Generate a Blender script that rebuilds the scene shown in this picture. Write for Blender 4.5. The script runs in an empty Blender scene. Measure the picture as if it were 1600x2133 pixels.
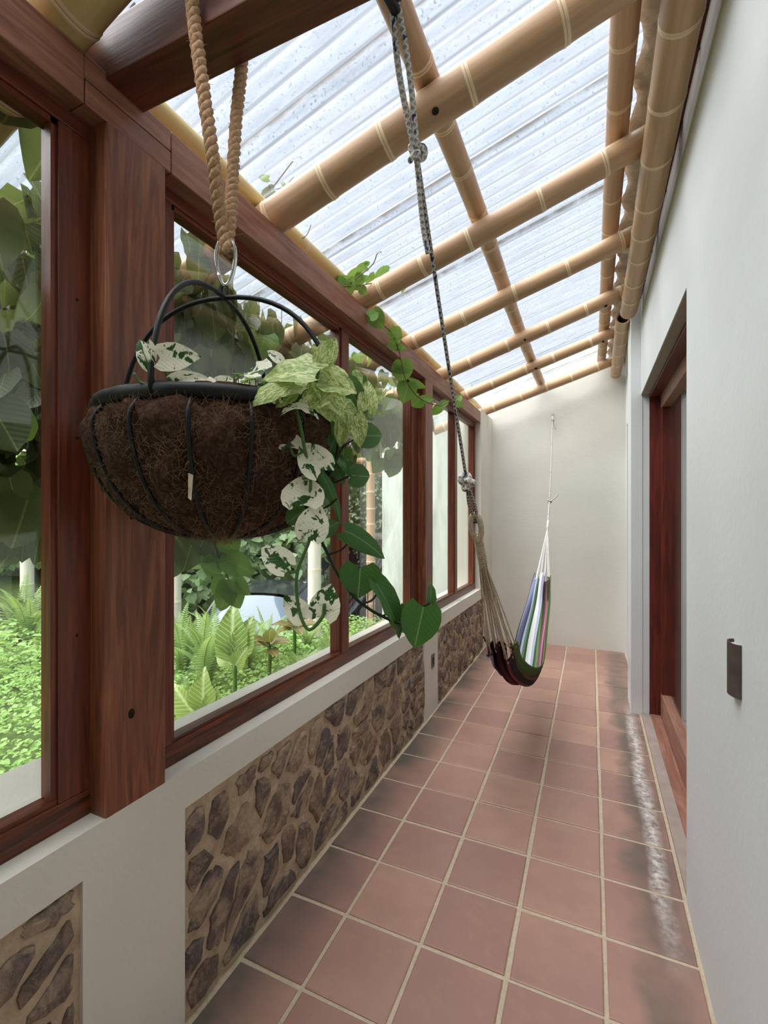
import bpy, math, random
import numpy as np
from mathutils import Vector, Matrix
random.seed(7); RNG = np.random.default_rng(11)
pi = math.pi
SC = bpy.context.scene
COL = SC.collection

# ------------------------------------------------------------------ camera, sky, sun, exposure
TP = 0.305                                   # floor tile pitch
FPX, YAW, HC = 970.76, 0.4185, 5.1227 * TP   # focal length in pixels, yaw, eye height
cam = bpy.data.cameras.new('camera'); camo = bpy.data.objects.new('camera', cam); COL.objects.link(camo)
camo.location = (0, 0, HC); camo.rotation_euler = (pi / 2, 0, YAW)
cam.sensor_fit = 'VERTICAL'; cam.sensor_height = 24; cam.lens = FPX / 2133 * 24
cam.clip_start = 0.02; cam.clip_end = 200
SC.camera = camo
SKY = (0.80, 0.885, 1.0); SKY_STRENGTH = 0.80
SUN_STRENGTH, SUN_ANGLE = 9.0, 80
EXPOSURE = 0.38
SC.view_settings.view_transform = 'Standard'; SC.view_settings.look = 'None'
SC.view_settings.exposure = EXPOSURE; SC.view_settings.gamma = 1.0; SC.view_settings.use_curve_mapping = False
wd = bpy.data.worlds.new('overcast_sky'); SC.world = wd; wd.use_nodes = True
bgn = wd.node_tree.nodes['Background']; bgn.inputs[0].default_value = (*SKY, 1); bgn.inputs[1].default_value = SKY_STRENGTH
sun = bpy.data.lights.new('sun', 'SUN'); sun.energy = SUN_STRENGTH; sun.angle = math.radians(SUN_ANGLE); sun.color = (1.0, 0.985, 0.965)
suno = bpy.data.objects.new('sun', sun); COL.objects.link(suno)
suno.rotation_euler = (math.radians(20), math.radians(-20), 0); suno.location = (0, 0, 8)
SC.cycles.max_bounces = 8; SC.cycles.transparent_max_bounces = 16
SC.cycles.diffuse_bounces = 4; SC.cycles.caustics_reflective = False; SC.cycles.caustics_refractive = False

_s, _c = math.sin(YAW), math.cos(YAW)
CR, CF = Vector((_c, _s, 0)), Vector((-_s, _c, 0))
def atw(px, py, w):            # a point of the place measured in the photograph, w metres deep
    return Vector((0, 0, HC)) + w * ((px - 800) / FPX * CR + CF - (py - 1066.5) / FPX * Vector((0, 0, 1)))
def atx(px, py, x):
    d = (px - 800) / FPX * CR + CF
    return atw(px, py, x / d.x)
def aty(px, py, y):
    d = (px - 800) / FPX * CR + CF
    return atw(px, py, y / d.y)

# ------------------------------------------------------------------ node helpers
def lin(v):
    v /= 255.0
    return v / 12.92 if v <= 0.04045 else ((v + 0.055) / 1.055) ** 2.4
def C(r, g, b): return (lin(r), lin(g), lin(b), 1.0)
class Mat:
    def __init__(s, name, rough=0.6, spec=0.35):
        s.m = bpy.data.materials.new(name); s.m.use_nodes = True; s.nt = s.m.node_tree
        s.b = s.nt.nodes['Principled BSDF']; s.out = s.nt.nodes['Material Output']
        s.b.inputs['Roughness'].default_value = rough; s.b.inputs['Specular IOR Level'].default_value = spec
    def put(s, sock, v):
        if hasattr(v, 'links') or isinstance(v, bpy.types.NodeSocket): s.nt.links.new(v, sock)
        else: sock.default_value = v
    def n(s, t, ins=None, out=0, **attrs):
        nd = s.nt.nodes.new('ShaderNode' + t)
        for k, v in attrs.items(): setattr(nd, k, v)
        for k, v in (ins or {}).items(): s.put(nd.inputs[k], v)
        return nd.outputs[out]
    def obj(s): return s.n('TexCoord', out=3)
    def uv(s): return s.n('TexCoord', out=2)
    def rnd(s): return s.n('ObjectInfo', out='Random')
    def pos(s): return s.n('NewGeometry', out=0)
    def mp(s, v, sc=(1, 1, 1), loc=(0, 0, 0), rot=(0, 0, 0)):
        return s.n('Mapping', {'Vector': v, 'Scale': sc, 'Location': loc, 'Rotation': rot})
    def noise(s, v, scale, detail=3, rough=0.55, dist=0.0, out='Fac'):
        return s.n('TexNoise', {'Vector': v, 'Scale': scale, 'Detail': detail, 'Roughness': rough, 'Distortion': dist}, out=out)
    def mix(s, f, a, b, mode='MIX'):
        nd = s.nt.nodes.new('ShaderNodeMix'); nd.data_type = 'RGBA'; nd.blend_type = mode
        s.put(nd.inputs[0], f); s.put(nd.inputs[6], a); s.put(nd.inputs[7], b); return nd.outputs[2]
    def math(s, op, a, b=0.0, clamp=False):
        nd = s.nt.nodes.new('ShaderNodeMath'); nd.operation = op; nd.use_clamp = clamp
        s.put(nd.inputs[0], a); s.put(nd.inputs[1], b); return nd.outputs[0]
    def ramp(s, f, stops, interp='LINEAR'):
        nd = s.nt.nodes.new('ShaderNodeValToRGB'); r = nd.color_ramp; r.interpolation = interp
        while len(r.elements) < len(stops): r.elements.new(0.5)
        for e, (p, c) in zip(r.elements, stops):
            e.position = p; e.color = c if isinstance(c, tuple) else (c, c, c, 1)
        s.put(nd.inputs[0], f); return nd.outputs[0]
    def sep(s, v, k): return s.n('SeparateXYZ', {0: v}, out=k)
    def off(s, v, r, k=37.0):      # shift coordinates by a per-object random number
        cmb = s.n('CombineXYZ', {0: s.math('MULTIPLY', r, k), 1: s.math('MULTIPLY', r, k * 1.7), 2: s.math('MULTIPLY', r, k * .6)})
        return s.n('VectorMath', {0: v, 1: cmb}, operation='ADD')
    def bump(s, h, strength=0.3, dist=0.01):
        s.put(s.b.inputs['Normal'], s.n('Bump', {'Height': h, 'Strength': strength, 'Distance': dist}))
    def col(s, c): s.put(s.b.inputs['Base Color'], c); return s
MATS = {}
def plaster(name, base, dark, stain=None, rough=0.85):
    m = Mat(name, rough, 0.2); p = m.pos()
    n1 = m.noise(p, 1.1, 4); n2 = m.noise(p, 9, 4)
    c = m.mix(m.ramp(n1, [(.35, 0.), (.75, 1.)]), base, dark)
    c = m.mix(m.math('MULTIPLY', n2, .10), c, dark)
    if stain:
        st = m.noise(m.mp(p, (3, 3, 0.5)), 2.0, 6, .65)
        c = m.mix(m.ramp(st, [(.46, 0.), (.72, .75)]), c, stain)
    m.col(c); m.bump(m.math('ADD', m.noise(p, 45, 4), m.math('MULTIPLY', m.noise(p, 4, 3), 2.0)), .16, .008)
    return m.m
M_white = plaster('white_plaster', C(222, 224, 224), C(214, 216, 215))
M_cream = plaster('cream_plaster', C(216, 215, 206), C(208, 205, 194))
M_sill = plaster('sill_plaster', C(230, 227, 216), C(214, 209, 196))
M_weath = plaster('weathered_white_plaster', C(204, 208, 204), C(190, 194, 188), C(128, 134, 120))
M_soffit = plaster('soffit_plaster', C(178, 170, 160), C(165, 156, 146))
def wood(name, axis, light, dark, rough=0.38):
    m = Mat(name, rough, 0.45); r = m.rnd(); v = m.off(m.obj(), r)
    sc = [9, 9, 9]; sc[axis] = 0.7
    q = m.mp(v, tuple(sc)); warp = m.noise(m.mp(v, tuple(x * .35 for x in sc)), 1.2, 2)
    g = m.noise(q, 2.2, 5, .6, 2.2)
    rings = m.math('SINE', m.math('MULTIPLY', m.math('ADD', m.noise(m.mp(v, tuple(x * .5 for x in sc)), 1.3, 2, .5, 1.0), m.math('MULTIPLY', warp, .6)), 42))
    c = m.mix(m.ramp(g, [(.3, 0.), (.7, 1.)]), light, dark)
    c = m.mix(m.math('MULTIPLY', m.ramp(rings, [(.55, 0.), (1., 1.)]), .35), c, dark)
    fine = m.noise(m.mp(v, tuple(x * 9 if i != axis else x * 6 for i, x in enumerate(sc))), 1.5, 3)
    c = m.mix(m.math('MULTIPLY', m.ramp(fine, [(.45, 0.), (.75, 1.)]), .35), c, dark)
    m.col(c); m.bump(m.math('ADD', m.math('MULTIPLY', fine, .6), g), .12, .004)
    return m.m
WL, WD = C(132, 66, 42), C(76, 34, 24)
M_wood = [wood('red_brown_wood_x', 0, C(118, 62, 44), C(66, 32, 26)), wood('red_brown_wood_y', 1, WL, WD), wood('red_brown_wood_z', 2, WL, WD)]
M_post = wood('post_wood', 2, C(158, 98, 64), C(90, 46, 33), .42)
M_rail = wood('sill_rail_wood', 1, C(126, 62, 34), C(48, 22, 16), .35)
M_plate = wood('plate_wood', 1, C(166, 116, 92), C(112, 68, 54), .5)
M_door = [wood('door_wood_x', 0, C(122, 60, 44), C(70, 30, 24)), wood('door_wood_y', 1, C(176, 128, 108), C(132, 88, 72), .55), wood('door_wood_z', 2, C(120, 48, 34), C(64, 24, 20))]
def bamboo(name, light, mid, dark):
    m = Mat(name, .42, .35); uv = m.off(m.uv(), m.rnd()); 
    n1 = m.noise(m.mp(uv, (2.2, 26, 1)), 1.0, 4, .6); n2 = m.noise(m.mp(uv, (1.5, 3, 1)), 1.3, 3)
    c = m.mix(m.ramp(n1, [(.3, 0.), (.7, 1.)]), light, mid)
    c = m.mix(m.math('MULTIPLY', m.ramp(n2, [(.45, 0.), (.75, 1.)]), .6), c, dark)
    at = m.n('Attribute', attribute_name='ring', out='Fac')
    c = m.mix(m.ramp(at, [(.45, 0.), (.6, 1.)]), c, C(216, 192, 156))
    c = m.mix(m.ramp(at, [(.9, 0.), (.97, 1.)]), c, C(104, 76, 52))
    m.col(c); m.bump(n1, .1, .003); return m.m
M_bam = bamboo('bamboo', C(192, 158, 122), C(172, 138, 106), C(136, 106, 80))
M_bamy = bamboo('young_bamboo', C(214, 190, 134), C(196, 172, 112), C(150, 130, 84))
M_bamw = bamboo('lime_washed_bamboo', C(226, 222, 210), C(212, 206, 192), C(180, 172, 156))
M_hole = Mat('dark_hole', .9).col((.012, .008, .006, 1)).m
def tile_mat():
    m = Mat('terracotta_tile', .38, .4); p = m.pos(); r = m.rnd(); v = m.off(m.obj(), r)
    n1 = m.noise(v, 5, 5, .6); n2 = m.noise(v, 22, 4, .6); n3 = m.noise(v, 2.2, 2)
    c = m.mix(m.ramp(n1, [(.3, 0.), (.72, 1.)]), C(168, 130, 116), C(188, 148, 130))
    c = m.mix(m.ramp(m.math('ADD', m.math('MULTIPLY', r, .5), m.math('MULTIPLY', n3, .5)), [(.3, 0.), (.7, .75)]), c, C(156, 118, 110))
    c = m.mix(m.math('MULTIPLY', m.ramp(n2, [(.5, 0.), (.75, 1.)]), .35), c, C(182, 142, 122))
    x = m.sep(p, 0); y = m.sep(p, 1)
    wob = m.math('MULTIPLY', m.math('SUBTRACT', m.noise(p, 3.3, 4), .5), .26)
    xl = m.math('ADD', x, wob)
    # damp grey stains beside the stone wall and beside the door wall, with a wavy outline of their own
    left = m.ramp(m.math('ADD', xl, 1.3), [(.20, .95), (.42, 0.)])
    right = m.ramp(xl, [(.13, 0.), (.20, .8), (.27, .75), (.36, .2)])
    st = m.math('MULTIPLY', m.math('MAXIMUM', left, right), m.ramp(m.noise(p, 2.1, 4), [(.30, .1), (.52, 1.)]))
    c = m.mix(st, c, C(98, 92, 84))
    # chalky mineral bloom by the doorway
    sx = m.math('ADD', x, m.math('MULTIPLY', m.math('SUBTRACT', m.noise(p, 2.6, 3), .5), .09))
    bl = m.math('MULTIPLY', m.ramp(sx, [(.225, 0.), (.262, 1.), (.278, .9), (.315, 0.)]), m.ramp(m.noise(p, 30, 5, .7), [(.35, .05), (.62, 1.)]))
    yy = m.math('MULTIPLY', y, .2); bl = m.math('MULTIPLY', bl, m.ramp(yy, [(.36, 0.), (.46, 1.), (.78, 1.), (.85, 0.)]))
    c = m.mix(bl, c, C(228, 220, 214))
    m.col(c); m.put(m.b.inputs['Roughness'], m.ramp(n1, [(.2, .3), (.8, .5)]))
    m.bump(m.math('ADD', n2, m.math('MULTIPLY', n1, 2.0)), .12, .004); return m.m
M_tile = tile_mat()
def simple(name, base, var, scale=20, rough=.8, bump=.3, bd=.006, spec=.2):
    m = Mat(name, rough, spec); v = m.obj(); n1 = m.noise(v, scale, 5, .62)
    m.col(m.mix(m.ramp(n1, [(.3, 0.), (.7, 1.)]), base, var)); m.bump(n1, bump, bd); return m.m
M_thresh = simple('mauve_threshold_tile', C(178, 162, 154), C(160, 144, 136), 9, .6, .15)
M_grout = simple('sandy_grout', C(206, 190, 166), C(186, 168, 144), 60)
M_mortar = simple('sandy_mortar', C(206, 186, 160), C(166, 144, 120), 14, .9, .8, .02)
M_ridge = simple('rough_ridge_mortar', C(236, 230, 220), C(176, 168, 158), 9, .95, .6, .03)
def stone_mat():
    m = Mat('quarry_stone', .85, .2); r = m.rnd(); v = m.off(m.obj(), r)
    n1 = m.noise(v, 9, 6, .68); n2 = m.noise(v, 40, 5, .7)
    base = m.ramp(r, [(0., C(128, 112, 104)), (.25, C(112, 104, 106)), (.45, C(154, 130, 112)), (.62, C(102, 100, 104)), (.8, C(144, 120, 112)), (1., C(168, 144, 122))])
    c = m.mix(m.ramp(n1, [(.32, 0.), (.68, 1.)]), base, C(92, 78, 70))
    c = m.mix(m.math('MULTIPLY', m.ramp(n2, [(.5, 0.), (.72, 1.)]), .55), c, C(170, 148, 126))
    c = m.mix(m.math('MULTIPLY', m.ramp(m.noise(v, 6, 5, .7, .6), [(.47, 0.), (.62, 1.)]), .8), c, C(184, 162, 136))
    m.col(c); m.bump(m.math('ADD', n1, m.math('MULTIPLY', n2, .5)), .7, .02); return m.m
M_stone = stone_mat()
def thin_glass(name, tint=(.97, .985, .975, 1), boost=1.0):
    m = Mat(name); lw = m.n('LayerWeight', {'Blend': .5}, out='Facing')
    f = m.math('MULTIPLY', m.math('ADD', m.math('MULTIPLY', m.math('POWER', lw, 5.0), .96), .045), boost, True)
    tr = m.n('BsdfTransparent', {0: tint}); gl = m.n('BsdfGlossy', {0: (1, 1, 1, 1), 'Roughness': .01})
    mx = m.n('MixShader', {0: f, 1: tr, 2: gl}); m.nt.links.new(mx, m.out.inputs[0]); return m.m
M_glass = thin_glass('window_glass')
def sheet_mat():
    m = Mat('clear_corrugated_plastic'); p = m.pos(); x = m.sep(p, 0); y = m.sep(p, 1)
    dirt = m.ramp(m.noise(m.mp(p, (2.0, 14, 2)), 2.0, 5, .7), [(.42, 0.), (.75, .5)])
    spk = m.ramp(m.noise(m.mp(p, (1, 1, 1)), 85, 3, .65), [(.57, 0.), (.66, .6)])
    at = m.n('Attribute', attribute_name='valley', out='Fac')
    val = m.math('MULTIPLY', m.ramp(at, [(.80, 0.), (.97, .75)]), m.ramp(m.noise(m.mp(p, (.6, 18, 1)), 1.5, 3), [(.3, .25), (.6, 1.)]))
    lap = m.math('MULTIPLY', m.n('Attribute', attribute_name='lap', out='Fac'), m.ramp(m.noise(m.mp(p, (3, 3, 3)), 3.0, 3), [(.3, .2), (.6, 1.)]))
    d = m.math('MAXIMUM', m.math('MAXIMUM', m.math('MAXIMUM', dirt, spk), val), lap)
    lw = m.n('LayerWeight', {'Blend': .5}, out='Facing')
    tr = m.n('BsdfTransparent', {0: m.mix(lap, m.mix(d, (.95, .97, .99, 1), (.46, .48, .50, 1)), (.30, .24, .19, 1))})
    tl = m.n('BsdfTranslucent', {0: m.mix(d, (.86, .90, .95, 1), (.42, .42, .42, 1))})
    df = m.n('BsdfDiffuse', {0: m.mix(d, (.80, .84, .90, 1), (.30, .29, .28, 1))})
    sc = m.n('MixShader', {0: .35, 1: tl, 2: df})
    mx = m.n('MixShader', {0: m.math('ADD', m.math('MULTIPLY', m.math('POWER', lw, 2.0),   .24), .07), 1: tr, 2: sc})
    gl = m.n('BsdfGlossy', {0: (1, 1, 1, 1), 'Roughness': .12})
    f2 = m.math('ADD', m.math('MULTIPLY', m.math('POWER', lw, 5.0), .6), .035)
    m.nt.links.new(m.n('MixShader', {0: f2, 1: mx, 2: gl}), m.out.inputs[0]); return m.m
M_sheet = sheet_mat()
def metal(name, c, rough=.3):
    m = Mat(name, rough); m.b.inputs['Metallic'].default_value = 1.0; m.col(c); return m.m
M_steel = metal('polished_steel', C(214, 214, 210), .22)
M_rust = simple('brown_painted_steel', C(104, 64, 50), C(76, 44, 36), 30, .6)
M_black = simple('black_coated_wire', C(22, 23, 25), C(14, 14, 16), 60, .5, .1, .002, .3)
def coir_mat():
    m = Mat('coir_fibre', .95, .1); v = m.obj()
    n1 = m.noise(m.mp(v, (1, 1, 1)), 60, 6, .75, 1.5); n2 = m.noise(v, 7, 3)
    c = m.ramp(n1, [(.28, C(44, 30, 23)), (.5, C(86, 61, 46)), (.72, C(132, 103, 79))])
    c = m.mix(m.ramp(n2, [(.35, 0.), (.7, .5)]), c, C(58, 39, 30)); m.col(c); m.bump(n1, 1.0, .012); return m.m
M_coir = coir_mat()
M_fibre = Mat('loose_fibre', .9, .1); M_fibre.col(M_fibre.mix(M_fibre.noise(M_fibre.obj(), 25, 2), C(72, 49, 37), C(152, 123, 96))); M_fibre = M_fibre.m
M_jute = Mat('jute_strand', .9, .15); _v = M_jute.uv(); _n = M_jute.noise(M_jute.mp(_v, (160, 3, 1), rot=(0, 0, .4)), 1.0, 4, .7)
M_jute.col(M_jute.ramp(_n, [(.25, C(138, 104, 78)), (.55, C(188, 152, 120)), (.8, C(214, 182, 150))])); M_jute.bump(_n, .6, .003); M_jute = M_jute.m
def braid(name, base, dark, fleck, amount):
    m = Mat(name, .75, .25); uv = m.uv()
    u = m.sep(uv, 0); v = m.sep(uv, 1)
    a = m.math('SINE', m.math('ADD', m.math('MULTIPLY', u, 420), m.math('MULTIPLY', v, 12.566)))
    b = m.math('SINE', m.math('SUBTRACT', m.math('MULTIPLY', u, 420), m.math('MULTIPLY', v, 12.566)))
    w = m.math('MAXIMUM', a, b); nz = m.noise(m.mp(uv, (45, 3.0, 1)), 1.0, 1)
    c = m.mix(m.ramp(w, [(.2, 1.), (.8, 0.)]), base, dark)
    c = m.mix(m.ramp(nz, [(amount, 0.), (amount + .03, 1.)]), c, fleck)
    m.col(c); m.bump(w, .5, .003); return m.m
M_rope = braid('white_braided_rope', C(212, 208, 204), C(160, 154, 150), C(52, 62, 110), .64)
M_ropeg = braid('grey_braided_rope', C(176, 172, 168), C(96, 92, 90), C(52, 54, 64), .62)
M_cord = simple('beige_cotton_cord', C(196, 180, 158), C(160, 142, 122), 80, .9)
M_cordw = simple('white_cotton_cord', C(232, 230, 226), C(206, 202, 198), 80, .9)
def cloth(name, stops):
    m = Mat(name, .9, .1); uv = m.uv(); v = m.sep(uv, 1)
    c = m.ramp(v, stops, 'CONSTANT'); w = m.noise(m.mp(uv, (300, 300, 1)), 1, 2)
    m.col(m.mix(.25, c, m.mix(w, (0, 0, 0, 1), c), 'MIX')); m.bump(w, .3, .002); return m.m
_ins = [(170, 176, 204), (164, 170, 206), (150, 156, 190), (86, 88, 96), (176, 182, 206), (104, 130, 100), (60, 92, 62), (226, 226, 224), (232, 232, 230), (180, 184, 206), (70, 98, 62), (120, 142, 92), (112, 100, 96), (196, 120, 148), (66, 56, 60), (190, 160, 130), (86, 110, 62), (70, 96, 56)]
M_hin = cloth('hammock_inside_stripes', [(i / len(_ins), C(*c)) for i, c in enumerate(_ins)])
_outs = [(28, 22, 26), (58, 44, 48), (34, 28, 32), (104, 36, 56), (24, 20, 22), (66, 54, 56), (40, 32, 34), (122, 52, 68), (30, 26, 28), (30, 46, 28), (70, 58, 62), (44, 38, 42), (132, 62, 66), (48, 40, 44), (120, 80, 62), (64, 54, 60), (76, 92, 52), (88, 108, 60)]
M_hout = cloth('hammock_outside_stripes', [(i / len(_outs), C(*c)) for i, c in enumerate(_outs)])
def leafmat(name, kind, a, b, c3=None, rough=.42, transl=.35):
    m = Mat(name, rough, .4); r = m.rnd(); uv = m.uv(); v = m.off(uv, r)
    u = m.sep(uv, 0); t = m.sep(uv, 1)
    mid = m.math('ABSOLUTE', m.math('SUBTRACT', u, .5))
    if kind == 'plain':
        c = m.mix(m.noise(v, 2.5, 3), a, b)
        c = m.mix(m.ramp(r, [(0., 0.), (1., .45)]), c, c3 or b)
        c = m.mix(m.ramp(mid, [(.0, .55), (.025, 0.)]), c, C(170, 196, 120))
    elif kind == 'patch':            # cream leaf with green islands along the midrib
        nz = m.noise(v, 2.6, 3, .6, .8)
        q = m.math('SUBTRACT', nz, m.math('MULTIPLY', m.math('SUBTRACT', mid, .18), .30))
        c = m.mix(m.ramp(q, [(.535, 0.), (.56, 1.)]), a, b)
        c = m.mix(m.ramp(m.noise(v, 7, 3), [(.6, 0.), (.68, .35)]), c, c3)
    elif kind == 'marble':
        nz = m.noise(m.mp(v, (5, 2.2, 1), rot=(0, 0, .5)), 2.2, 6, .75, 1.2)
        c = m.mix(m.ramp(nz, [(.44, 0.), (.56, 1.)]), a, b)
        c = m.mix(m.ramp(m.noise(v, 2.2, 2), [(.5, 0.), (.7, .6)]), c, c3)
    elif kind == 'veined':           # pale veins leaving the midrib
        w = m.math('SINE', m.math('MULTIPLY', m.math('SUBTRACT', t, m.math('MULTIPLY', mid, .9)), 62))
        c = m.mix(m.ramp(w, [(.6, 0.), (.98, .5)]), a, b)
        c = m.mix(m.ramp(mid, [(.0, .9), (.05, 0.)]), c, b); c = m.mix(m.math('MULTIPLY', r, .35), c, c3)
    m.col(c)
    vein = m.math('SINE', m.math('MULTIPLY', m.math('SUBTRACT', t, m.math('MULTIPLY', mid, .8)), 50))
    m.bump(vein, .12, .004)
    tl = m.n('BsdfTranslucent', {0: m.mix(.08 if kind == 'patch' else .35, c, C(186, 204, 104))})
    m.nt.links.new(m.n('MixShader', {0: transl, 1: m.b.outputs[0], 2: tl}), m.out.inputs[0]); return m.m
CREAM = C(251, 249, 226)
ML_cream = leafmat('cream_pothos_leaf', 'patch', CREAM, C(44, 88, 40), C(120, 150, 84), transl=.35)
ML_marb = leafmat('marbled_pothos_leaf', 'marble', C(226, 230, 172), C(126, 158, 62), C(86, 128, 40), transl=.3)
ML_green = leafmat('green_pothos_leaf', 'plain', C(38, 88, 34), C(62, 116, 48), C(30, 70, 32), .34, .22)
ML_vine = leafmat('vine_leaf', 'plain', C(96, 138, 56), C(128, 164, 70), C(78, 118, 50), .45, .45)
ML_vdark = leafmat('old_vine_leaf', 'plain', C(74, 88, 56), C(98, 108, 72), C(58, 70, 46), .5, .25)
ML_dieff = leafmat('dumbcane_leaf', 'veined', C(128, 156, 76), C(222, 228, 184), C(168, 184, 104), .45, .35)
ML_fern = leafmat('fern_leaf', 'plain', C(128, 154, 92), C(160, 182, 122), C(106, 136, 74), .55, .4)
ML_ground = leafmat('ground_cover_leaf', 'plain', C(130, 170, 88), C(164, 196, 116), C(106, 150, 70), .55, .35)
ML_tree = leafmat('tree_leaf', 'plain', C(92, 118, 76), C(126, 148, 104), C(70, 96, 60), .5, .3)
ML_dtree = leafmat('dull_tree_leaf', 'plain', C(96, 112, 84), C(128, 140, 112), C(74, 92, 66), .5, .3)
ML_spike = leafmat('purple_spike_leaf', 'plain', C(84, 86, 84), C(120, 122, 112), C(60, 58, 62), .5, .2)
ML_croton = leafmat('croton_leaf', 'plain', C(98, 74, 48), C(128, 112, 62), C(82, 84, 48), .45, .3)
M_stem = simple('green_stem', C(86, 118, 62), C(66, 96, 48), 30, .5, .1)
M_stemd = simple('dark_stem', C(44, 54, 34), C(32, 40, 26), 30, .45, .1)
M_bark = simple('bark', C(120, 104, 84), C(84, 70, 56), 12, .9, .6)
M_soil = simple('garden_soil', C(96, 118, 62), C(70, 78, 44), 3, .95, .5)
M_drive = simple('pale_gravel', C(196, 192, 182), C(168, 162, 150), 12, .95, .3)
M_conc = simple('concrete', C(206, 206, 200), C(176, 174, 166), 7, .9, .3)
M_iron = simple('black_iron', C(44, 44, 46), C(30, 30, 32), 30, .5, .1)
M_plate_g = simple('grey_plastic', C(110, 106, 98), C(96, 92, 86), 20, .5, .05)
M_clay = simple('dark_brown_clay', C(92, 78, 72), C(72, 60, 56), 24, .8, .3)
M_paint = Mat('dark_car_paint', .18, .6).col(C(38, 42, 46)).m
M_cglass = Mat('car_glass', .08, .5).col(C(92, 106, 120)).m
M_tyre = simple('tyre_rubber', C(30, 30, 30), C(22, 22, 22), 30, .8, .2)

# ------------------------------------------------------------------ mesh helpers
def props(o, label=None, cat=None, group=None, kind=None):
    if label: o['label'] = label
    if cat: o['category'] = cat
    if group: o['group'] = group
    if kind: o['kind'] = kind
    return o
def empty(name, loc=(0, 0, 0)):
    o = bpy.data.objects.new(name, None); COL.objects.link(o); o.location = loc; o.empty_display_size = .05; return o
def wloc(o):
    v = Vector(o.location)
    while o.parent: o = o.parent; v += Vector(o.location)
    return v
class MB:
    def __init__(s): s.v = []; s.f = []; s.uv = []; s.at = {}; s.mi = []
    def add(s, vs, fs, uvs=None, at=None, mi=0):
        k = len(s.v); s.v += [tuple(v) for v in vs]; s.f += [tuple(i + k for i in f) for f in fs]; s.mi += [mi] * len(fs)
        s.uv += uvs if uvs else [None] * len(fs)
        if at: 
            for n, a in at.items(): s.at.setdefault(n, {}).update({k + i: x for i, x in enumerate(a)})
        return s
    def box(s, a, b):
        (x0, y0, z0), (x1, y1, z1) = a, b
        x0, x1 = sorted((x0, x1)); y0, y1 = sorted((y0, y1)); z0, z1 = sorted((z0, z1))
        v = [(x0, y0, z0), (x1, y0, z0), (x1, y1, z0), (x0, y1, z0), (x0, y0, z1), (x1, y0, z1), (x1, y1, z1), (x0, y1, z1)]
        return s.add(v, [(0, 3, 2, 1), (4, 5, 6, 7), (0, 1, 5, 4), (1, 2, 6, 5), (2, 3, 7, 6), (3, 0, 4, 7)])
    def slab(s, x0, x1, y0, y1, zb, zt):     # zb, zt are functions of y
        v = [(x0, y0, zb(y0)), (x1, y0, zb(y0)), (x1, y1, zb(y1)), (x0, y1, zb(y1)), (x0, y0, zt(y0)), (x1, y0, zt(y0)), (x1, y1, zt(y1)), (x0, y1, zt(y1))]
        return s.add(v, [(0, 3, 2, 1), (4, 5, 6, 7), (0, 1, 5, 4), (1, 2, 6, 5), (2, 3, 7, 6), (3, 0, 4, 7)])
    def prism(s, poly, axis, a, b):          # closed polygon extruded along an axis
        n = len(poly)
        def P(p, h):
            q = list(p); q.insert(axis, h); return tuple(q)
        v = [P(p, a) for p in poly] + [P(p, b) for p in poly]
        return s.add(v, [tuple(range(n))[::-1], tuple(range(n, 2 * n))] + [(i, (i + 1) % n, (i + 1) % n + n, i + n) for i in range(n)])
    def tube(s, pts, r, seg=8, caps=True, closed=False, at=None, u0=0.0, mi=0):
        pts = [Vector(p) for p in pts]; n = len(pts)
        rr = r if isinstance(r, (list, tuple)) else [r] * n
        tan = []
        for i in range(n):
            if closed: t = pts[(i + 1) % n] - pts[i - 1]
            else: t = pts[min(i + 1, n - 1)] - pts[max(i - 1, 0)]
            tan.append(t.normalized() if t.length > 1e-9 else Vector((0, 0, 1)))
        ref = Vector((0, 0, 1)) if abs(tan[0].z) < .9 else Vector((1, 0, 0))
        nx = (ref - tan[0] * ref.dot(tan[0])).normalized(); vs = []; us = [u0]
        for i in range(n):
            nx = (nx - tan[i] * nx.dot(tan[i])); nx = nx.normalized() if nx.length > 1e-6 else tan[i].orthogonal().normalized()
            ny = tan[i].cross(nx)
            for k in range(seg):
                a = 2 * pi * k / seg; vs.append(pts[i] + (nx * math.cos(a) + ny * math.sin(a)) * rr[i])
            if i: us.append(us[-1] + (pts[i] - pts[i - 1]).length)
        fs = []; uvs = []; m = n if closed else n - 1
        for i in range(m):
            j = (i + 1) % n; ub = us[j] if j else us[-1] + .01
            for k in range(seg):
                l = (k + 1) % seg; fs.append((i * seg + k, i * seg + l, j * seg + l, j * seg + k))
                uvs.append([(us[i], k / seg), (us[i], (k + 1) / seg), (ub, (k + 1) / seg), (ub, k / seg)])
        if caps and not closed:
            fs += [tuple(range(seg))[::-1], tuple(range((n - 1) * seg, n * seg))]; uvs += [None, None]
        a2 = {k: [x for x in a for _ in range(seg)] for k, a in at.items()} if at else None
        return s.add(vs, fs, uvs, a2, mi)
    def lathe(s, prof, c, seg=32, wob=None):
        vs = []; n = len(prof)
        for i, (r, z) in enumerate(prof):
            for k in range(seg):
                a = 2 * pi * k / seg; q = r + (wob(a, i) if wob else 0)
                vs.append((c[0] + q * math.cos(a), c[1] + q * math.sin(a), c[2] + z))
        return s.add(vs, [(i * seg + k, i * seg + (k + 1) % seg, (i + 1) * seg + (k + 1) % seg, (i + 1) * seg + k) for i in range(n - 1) for k in range(seg)])
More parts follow.
